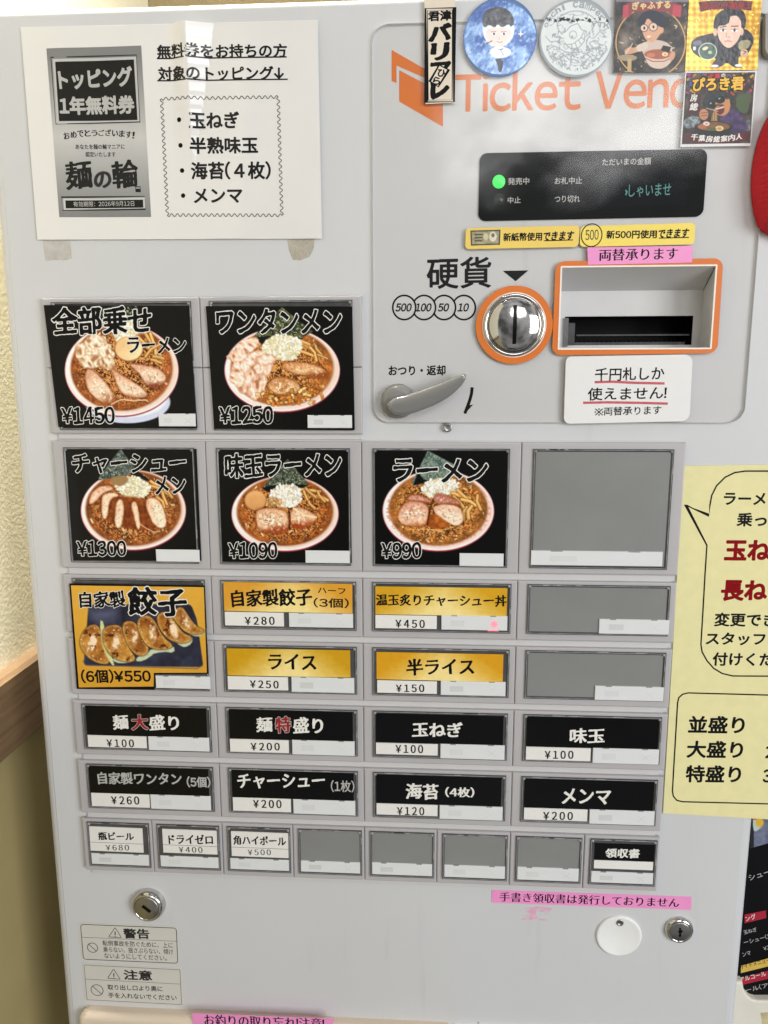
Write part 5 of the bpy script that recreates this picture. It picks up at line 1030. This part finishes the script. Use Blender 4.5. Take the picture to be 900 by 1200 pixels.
def p_eat(P):
    P.C[:] = P.ramp((P.noise(60, 3, 4) - 0.25) * 1.9, (34, 30, 34), (92, 80, 70)); P.bits(np.ones(len(P.X)) * (P.Y < 250), 70, (6, 15), [(150, 60, 110), (60, 80, 150), (190, 150, 60), (60, 110, 80), (180, 70, 60), (90, 60, 130)], 6, 2)
    P.put(P.poly([(150, 240), (260, 240), (250, 430), (130, 440)], 0), (70, 30, 40)); P.put(P.poly([(590, 250), (730, 240), (720, 380), (690, 440), (600, 400)], 1), (74, 92, 58)); P.put(P.poly([(90, 490), (180, 450), (260, 470), (240, 560), (90, 580)], 1), P.ramp(P.noise(20, 4) * 1.3, (40, 56, 66), (170, 180, 180)))
    P.put(P.poly([(660, 520), (740, 480), (730, 620), (660, 620)], 1), P.ramp(P.noise(16, 5) * 1.2, (34, 36, 52), (150, 150, 160)))
    P.put(P.poly([(440, 470), (560, 370), (660, 450), (720, 620), (520, 640), (420, 560)], 2), P.ramp(P.noise(40, 7), (34, 28, 56), (106, 78, 140))); P.put(P.poly([(380, 330), (500, 270), (550, 330), (520, 440), (430, 460), (370, 400)], 2), (200, 138, 92))
    P.put(P.poly([(270, 300), (340, 220), (460, 200), (570, 270), (585, 330), (540, 350), (480, 260), (380, 330), (330, 390), (280, 370)], 2), P.ramp(P.noise(26, 9, 3), (16, 20, 26), (62, 74, 70)))
    for x, y in ((445, 300), (362, 345)): P.put(P.ell(x, y, 46 if x > 400 else 36, 36, -20), (12, 14, 18)); P.put(P.ell(x - 10, y - 12, 12, 6, -30), (180, 190, 196))
    P.put(P.line([(380, 385), (410, 350), (470, 352)], 14), (30, 24, 22)); P.put(P.poly([(395, 390), (440, 360), (485, 370), (480, 420), (440, 450), (405, 420)], 1), (110, 24, 30)); P.put(P.line([(405, 388), (470, 372)], 12), (236, 230, 220)); P.put(P.ell(520, 320, 18, 30), (200, 138, 92))
    P.put(P.poly([(365, 415), (415, 420), (420, 560), (350, 560)], 1), P.ramp((np.sin(P.X / 3.5) + 1) / 2, (132, 100, 60), (190, 156, 100))); P.put(P.ell(285, 440, 44, 54), (196, 134, 96)); P.put(P.line([(255, 430), (320, 420)], 5), (80, 50, 40)); P.put(P.line([(260, 455), (318, 448)], 5), (80, 50, 40)); P.put(P.line([(310, 380), (420, 410)], 8), (190, 170, 140))
    P.put(P.ell(380, 565, 185, 62), (20, 18, 20)); P.put(P.ell(380, 555, 160, 44), P.ramp(P.noise(24, 11), (96, 70, 36), (150, 104, 56))); P.put(P.ell(310, 530, 32, 22), (232, 216, 200)); P.put(P.ell(310, 530, 12, 9), (220, 120, 120)); P.put(P.ell(435, 575, 40, 26), (226, 204, 160)); P.put(P.ell(435, 577, 22, 14), (216, 140, 50)); P.put(P.ell(270, 560, 40, 22), (176, 106, 80)); P.put(P.ell(365, 580, 40, 14), (70, 96, 50)); P.put(P.poly([(200, 580), (390, 640), (560, 590), (520, 650), (380, 670), (240, 640)], 2), (26, 22, 24))
    P.put(P.poly([(110, 600), (200, 640), (390, 680), (560, 650), (700, 590), (740, 620), (700, 720), (90, 720)], 1, 9), P.ramp(P.noise(60, 13), (66, 22, 28), (104, 34, 42)))
b = square_sticker(S_F, [(108, 28), (795, 24), (735, 745), (58, 755)], p_eat, PAPER, PRINTM, inn=[(117, 45), (776, 38), (730, 718), (74, 728)])
GOLDI = mat('gold_ink', (240, 190, 70), 0.4)
text(b, 'ぴろき君', (176, 220), (662, 205), 122, 2.58, GOLDI, 'heavy', S_F, (INK, 0.05)); text(b, '千葉', (333, 98), (440, 96), 46, 2.6, mat('rose_ink', (196, 60, 74), 0.4), 'heavy', S_F, (INK, 0.03)); text(b, 'の', (452, 84), (488, 84), 32, 2.6, WINK, 'heavy', S_F, (INK, 0.04))
text(b, '房', (155, 315), (215, 318), 68, 2.58, WINK, 'brush', S_F); text(b, '総', (150, 400), (222, 404), 68, 2.58, WINK, 'brush', S_F)
for i, ch in enumerate('千葉房総案内人'): x = 160 + i * 72; y = 682 + 26 * math.sin(math.pi * (i + 0.3) / 6.6); text(b, ch, (x, y), (x + 60, y + 6 - 2 * i), 58, 2.58, WINK, 'brush', S_F)
tag(b.build('square_sticker'), 'square white bordered sticker with a cartoon noodle eater in hat and sunglasses', 'sticker')

# yellow stickers, pink tapes, white card
b = MB(); d = 2.5; b.prism(rnd(quad([(18, 322), (419, 312), (413, 388), (15, 396)], P3, d), 2.2, 5), 2.3, d, YELS)
def p_note(P):
    P.C[:] = P.ramp(P.noise(9, 3, 3), (120, 116, 96), (196, 186, 142)); P.put(P.ell(113, 352, 13, 18, 0, 3), (220, 214, 190)); P.put(P.ell(88, 352, 9, 13, 0, 3), (206, 198, 160))
    for q in ([(36, 333), (137, 330), (135, 378), (38, 381), (36, 333)], [(50, 345), (78, 344)], [(50, 356), (74, 355)], [(50, 367), (74, 366)]): P.put(P.line(q, 4, 2), (52, 50, 44))
    P.put(P.ell(113, 347, 6, 7, 0, 2), (110, 104, 84))
b.grid([(33, 330), (140, 327), (138, 381), (35, 384)], d + 0.05, 70, 36, p_note, P3, PRINTM)
text(b, '新紙幣使用', (150, 368), (285, 365), 28, d + 0.06, INK, 'bold', P3); text(b, 'できます', (290, 365), (396, 362), 29, d + 0.06, INK, 'italic', P3, extra=0.018); seg(b, (290, 369), (392, 366), 0.55, INK, P3, d + 0.06, 2)
tag(b.build('yellow_sticker'), 'yellow sticker with a small printed banknote, left of the two under the display', 'sticker')
b = MB(); b.prism(rnd(quad([(421, 315), (825, 303), (822, 379), (418, 388)], P3, d), 2.2, 5), 2.3, d, YELS2)
e = P3((460, 347), d); b.stroke(circ(e, 6.0, 48, 6.4), 0.6, d + 0.06, INK, closed=True); text(b, '500', (438, 364), (484, 362), 35, d + 0.06, INKS, 'gothic', P3)
text(b, '新500円使用', (512, 359), (688, 357), 28, d + 0.06, INK, 'bold', P3); text(b, 'できます', (694, 356), (800, 353), 29, d + 0.06, INK, 'italic', P3, extra=0.018); seg(b, (692, 360), (797, 357), 0.55, INK, P3, d + 0.06, 2)
tag(b.build('yellow_sticker'), 'bright yellow sticker with a circled 500, right of the two under the display', 'sticker')
b = MB(); d = 2.9; b.prism(quad([(445, 390), (816, 384), (813, 443), (447, 451)], P3, d), 2.62, d, PINK); text(b, '両替承ります', (486, 438), (762, 432), 42, d + 0.05, INK, 'mincho', P3)
tag(b.build('pink_tape'), 'pink label tape above the bill slot reading money exchange', 'tape')
b = MB(); S5 = XF(650, 405, 900 / 170); d = 3.6; b.prism(rnd(quad([(70, 68), (858, 54), (836, 470), (56, 486)], S5, d), [3, 4.5, 4.5, 3.5], 5), 2.3, d, PAPER, 0.15, 1)
text(b, '千円札しか', (250, 220), (678, 212), 80, d + 0.05, INK, 'hand', S5); text(b, '使えません!', (205, 341), (692, 331), 78, d + 0.05, INK, 'hand', S5); text(b, '両替承ります', (305, 434), (660, 426), 52, d + 0.05, INK, 'hand', S5)
for a_, b_ in (((252, 392), (298, 432)), ((298, 392), (252, 432))): b.stroke(quad([a_, b_], S5, d), 0.6, d + 0.05 + a_[0] * 1e-4, INK)
for q in ((275, 394), (275, 430), (252, 412), (298, 412)): b.flat(circ(S5(q, d), 0.5, 10), d + 0.05, INK)
RP = mat('red_pencil', (196, 84, 92), 0.5, var=0.15, nscale=400)
b.stroke(quad([(248, 227), (360, 224), (500, 231), (682, 235)], S5, d), 1.5, d + 0.04, RP); b.stroke(quad([(176, 355), (330, 352), (520, 355), (702, 360)], S5, d), 1.5, d + 0.04, RP)
tag(b.build('white_card'), 'rounded white card with handwritten letters and red underlines below the bill slot', 'card')
S7 = XF(570, 1030, 900 / 260); b = MB(); d = 0.3; b.prism(quad([(22, 45), (832, 73), (831, 126), (22, 96)], S7, d), 0.02, d, PINK)
text(b, '手書き領収書は発行しておりません', (54, 91), (780, 116), 38, d + 0.05, INK, 'mincho', S7); tag(b.build('pink_tape'), 'long pink label tape under the bottom row of buttons about receipts', 'tape')
b = MB(); b.prism(quad([(146, 121), (205, 113), (268, 119), (262, 126), (206, 122), (200, 140), (207, 160), (186, 166), (140, 165), (148, 160), (178, 158), (176, 140), (160, 130), (186, 122)], S7, 0.1), 0.02, 0.1, PINKR)
for q in ([(205, 128), (250, 126), (266, 130), (225, 134)], [(150, 150), (172, 148), (170, 152)], [(212, 162), (246, 165), (240, 169), (214, 167)], [(236, 138), (252, 140), (238, 143)]): b.prism(quad(q, S7, 0.1), 0.02, 0.09, PINKR)
tag(b.build('tape_residue'), 'faint pink tape residue below the long pink label tape', 'tape residue')
b = MB(); d = 9.35; b.prism(quad([(225, 1187.5), (391, 1194), (389, 1220), (227, 1214)], PX, d), 9.05, d, PINK); text(b, 'お釣りの取り忘れ!注意!', (240, 1201.5), (380, 1206.5), 13, d + 0.06, INK, 'mincho', PX)
tag(b.build('pink_tape'), 'pink label tape on the cream tray cover at the bottom about forgotten change', 'tape')

# warning labels
S6 = XF(80, 1030, 900 / 160); d = 0.25
def warn(edge, frame, r, div, tri, rows, circ_, label, w):
    b = MB(); b.prism(rnd(quad(edge, S6, d), 1.5, 3), 0.02, d, LABW); b.stroke(rnd(quad(frame, S6, d), r, 4), w, d + 0.03, INKS, closed=True); b.stroke(quad(div, S6, d), 0.28, d + 0.03, INKS)
    b.stroke(rnd(quad(tri, S6, d), 0.6, 3), 0.45, d + 0.03, INKS, closed=True); c = np.mean(tri, 0)
    b.stroke(quad([(c[0], c[1] - 16), (c[0] + 1, c[1] + 8)], S6, d), 0.8, d + 0.03, INKS); b.flat(circ(S6((c[0] + 1, c[1] + 16), d), 0.42, 10), d + 0.03, INKS)
    e = S6(circ_[:2], d); rr_ = circ_[2] / S6.k / 1.75; b.stroke(circ(e, rr_, 36), 0.5, d + 0.03, INKS, closed=True); b.stroke([e - 0.68 * rr_, e + 0.68 * rr_], 0.5, d + 0.04, INKS)
    for s_, bl, br, h, st in rows: text(b, s_, bl, br, h, d + 0.03, INKS, st, S6)
    tag(b.build('warning_label'), label, 'label')
LABW = mat('label_film', (208, 206, 200), 0.35, coat=0.2, var=0.02)
warn([(62, 285), (716, 313), (730, 565), (92, 537)], [(81, 299), (712, 324), (722, 556), (100, 529)], 2.0, [(88, 384), (714, 411)], [(309, 320), (350, 387), (266, 382)],
     [('警告', (368, 391), (535, 394), 62, 'bold'), ('転倒事故を防ぐために、上に', (228, 440), (690, 456), 36, 'gothic'), ('乗らない、揺さぶらない、傾け', (232, 482), (692, 499), 36, 'gothic'), ('ないようにしてください。', (238, 522), (650, 539), 34, 'gothic')], (160, 453, 38), 'small warning label of three lines with a round cornered frame beneath the left key lock', 0.5)
warn([(92, 553), (748, 590), (760, 838), (112, 803)], [(104, 567), (736, 599), (747, 828), (124, 796)], 0.4, [(114, 660), (738, 693)], [(298, 594), (343, 661), (259, 655)],
     [('注意', (370, 662), (552, 669), 62, 'bold'), ('取り出し口より奥に', (260, 730), (622, 742), 34, 'medium'), ('手を入れないでください', (265, 783), (715, 801), 34, 'medium')], (190, 733, 45), 'small caution label of two lines with a square cornered frame, lower of the two labels', 0.3)

# yellow poster with a speech bubble, reaching past the machine's right edge
SY = XF(780, 530, 900 / 202.5); d = 1.0; b = MB()
pq = [(801, 546), (993, 543), (982, 965), (777, 953)]
def pyl(P): P.C[:] = (232, 226, 168)
b.prism(quad(pq, PX, d), 0.5, d, YELP, back=True)
bub = [(900, 1100), (930, 900), (935, 200), (915, 130), (870, 98)] + [(415, 98), (360, 106), (310, 130), (265, 175), (240, 225), (231, 275), (226, 328), (104, 273), (215, 485), (205, 640), (196, 800), (184, 1000), (190, 1040), (215, 1085), (250, 1125), (295, 1152), (350, 1165)] + [(840, 1168), (880, 1145), (900, 1100)]
b.stroke(quad(bub, SY, d), 0.95, d + 0.03, INK)
for s_, x0, x1, y, h, st, m in (('ラーメン', 303, 600, 272, 60, 'bold', INK), ('乗っ', 371, 522, 384, 68, 'bold', INK), ('玉ねぎ', 308, 655, 560, 105, 'heavy', DRED), ('長ねぎ', 290, 640, 770, 105, 'heavy', DRED), ('変更でき', 254, 570, 905, 68, 'bold', INK), ('スタッフに', 210, 600, 1002, 62, 'bold', INK), ('付けくだ', 245, 560, 1110, 66, 'bold', INK)):
    text(b, s_, (x0, y), (x1, y + 3), h, d + 0.03, m, st, SY)
SZ = XF(780, 600, 4.0); SW = XF(780, 900, 4.0)
b.stroke(np.concatenate([quad([(800, 1500), (806, 900), (790, 868), (760, 863), (480, 858), (106, 848), (80, 854), (62, 870), (56, 895), (44, 1100), (38, 1200)], SZ, d), quad([(32, 108), (36, 132), (52, 151), (80, 158), (480, 168), (770, 175), (795, 160), (800, 130), (800, 60)], SW, d)]), 0.95, d + 0.03, INK)
text(b, '並盛り', (107, 1034), (366, 1036), 76, d + 0.03, INK, 'bold', SZ); text(b, '大盛り', (100, 1150), (358, 1153), 76, d + 0.03, INK, 'bold', SZ); text(b, '特盛り', (95, 65), (349, 68), 76, d + 0.03, INK, 'bold', SW)
text(b, '2', (468, 1152), (505, 1153), 56, d + 0.03, INK, 'bold', SZ); text(b, '3', (456, 66), (492, 67), 58, d + 0.03, INK, 'bold', SW)
tag(b.build('yellow_poster'), 'pale yellow paper poster with a speech bubble at the right edge of the machine', 'poster')

# red ribbed pouch and grey clip at the right edge
b = MB(); c = PX((953, 199), 8); u, w = np.meshgrid(np.linspace(-1, 1, 60), np.linspace(-1, 1, 190)); 
uu = u * np.sqrt(1 - w * w / 2); ww = w * np.sqrt(1 - u * u / 2); k = (np.abs(uu) ** 2 + np.abs(ww) ** 2) ** 0.5
mxx = np.maximum(np.abs(u), np.abs(w)); X = c[0] + 31.5 * (0.72 * uu + 0.28 * u); Y = c[1] + 38.5 * (0.70 * ww + 0.30 * w)
D = 1 + 19 * np.sqrt(np.clip(1 - mxx ** 4, 0, 1)); D += np.clip(1 - mxx ** 6, 0, 1) * 0.55 * np.sin((Y + 0.12 * X) * 2 * math.pi / 2.7)
i = np.arange(60 * 190).reshape(190, 60); f = np.stack([i[:-1, :-1].ravel(), i[:-1, 1:].ravel(), i[1:, 1:].ravel(), i[1:, :-1].ravel()], 1)
b.add(np.c_[X.ravel(), Y.ravel(), D.ravel()], f, REDF, smooth=True); tag(b.build('fabric_pouch'), 'red ribbed fabric pouch hanging at the upper right edge of the machine', 'pouch')
b = MB(); q = rnd(quad([(895.5, 13.5), (930, 13), (929, 67), (895.2, 67.5)], PX, 4), 4, 6); b.ring(q, inset(q, 2.0), 0.1, 6, GREYP); b.prism(inset(q, 2.2), 0.1, 4.5, STRIP, 0.6, 2)
tag(b.build('plastic_clip'), 'grey framed plastic clip at the top right corner above the red pouch', 'clip')

# black menu board and cream box beyond the right edge
MD = -45.0; b = MB(); SM = XF(840, 940, 1200 / 260.0)
b.prism(quad([(60, -300), (640, -420), (690, 1046), (110, 1046)], SM, MD), MD - 2, MD, MENUK)
MS = SM; dd = MD + 0.08
SM2 = lambda p, d=0: np.array(mm(840 + p[0] / (1200 / 260.0), 940 + p[1] / (1200 / 260.0), MD))
SM2.k = 1
def p_dish(P):
    P.C[:] = (20, 20, 26); P.put(P.poly([(200, 95), (300, 60), (300, 215), (200, 245)], 0), P.ramp(P.noise(40, 3), (60, 66, 92), (150, 156, 176))); P.put(P.poly([(195, 60), (230, 80), (255, 115), (215, 160), (195, 150)], 1), (190, 206, 196)); P.put(P.ell(232, 110, 22, 24), (226, 180, 50)); P.put(P.ell(205, 80, 18, 16), (214, 96, 60))
b.grid([(180, 60), (310, 30), (310, 215), (180, 250)], dd, 60, 80, p_dish, SM2, PRINTM)
b.flat(quad([(150, 608), (265, 585), (268, 626), (150, 655)], SM2), dd + 0.02, MRED); b.flat(quad([(130, 885), (300, 838), (300, 882), (130, 924)], SM2), dd + 0.02, MYEL); b.flat(quad([(120, 955), (300, 905), (300, 950), (120, 992)], SM2), dd + 0.02, MRED)
for s_, bl, br, h, m in (('シュー', (178, 424), (292, 388), 30, GINK), ('ング', (160, 645), (215, 628), 28, WINK), ('玉ねぎ', (148, 715), (218, 697), 22, GINK), ('ーシュー(1枚)', (150, 772), (330, 725), 26, GINK), ('ンマ', (142, 836), (186, 824), 22, GINK), ('¥200', (255, 802), (320, 785), 20, GINK), ('サイドメニュー', (128, 905), (290, 862), 22, INK), ('アルコール', (128, 972), (268, 938), 24, WINK), ('ール(アサ', (158, 1032), (320, 992), 28, GINK)):
    text(b, s_, bl, br, h, dd + 0.06, m, 'gothic', SM2)
tag(b.build('menu_board'), 'black menu board with red and gold bands leaning behind the right edge of the machine', 'menu')
b = MB(); bt_ = [(40, 940), (124, 940), (132, 985), (150, 1015), (172, 1034), (200, 1042), (420, 1042), (420, 1500), (40, 1500)]
b.prism(quad(bt_, SM2), MD - 30, MD + 6, BOXW, 1.8, 4); b.prism(quad([(218, 1105), (300, 1098), (300, 1210), (222, 1210), (228, 1150)], SM2), MD + 6.02, MD + 6.15, BOXT)
tag(b.build('plastic_box'), 'worn cream plastic box with an old tape patch at the bottom right corner', 'box')

bpy.data.objects.remove(_to)
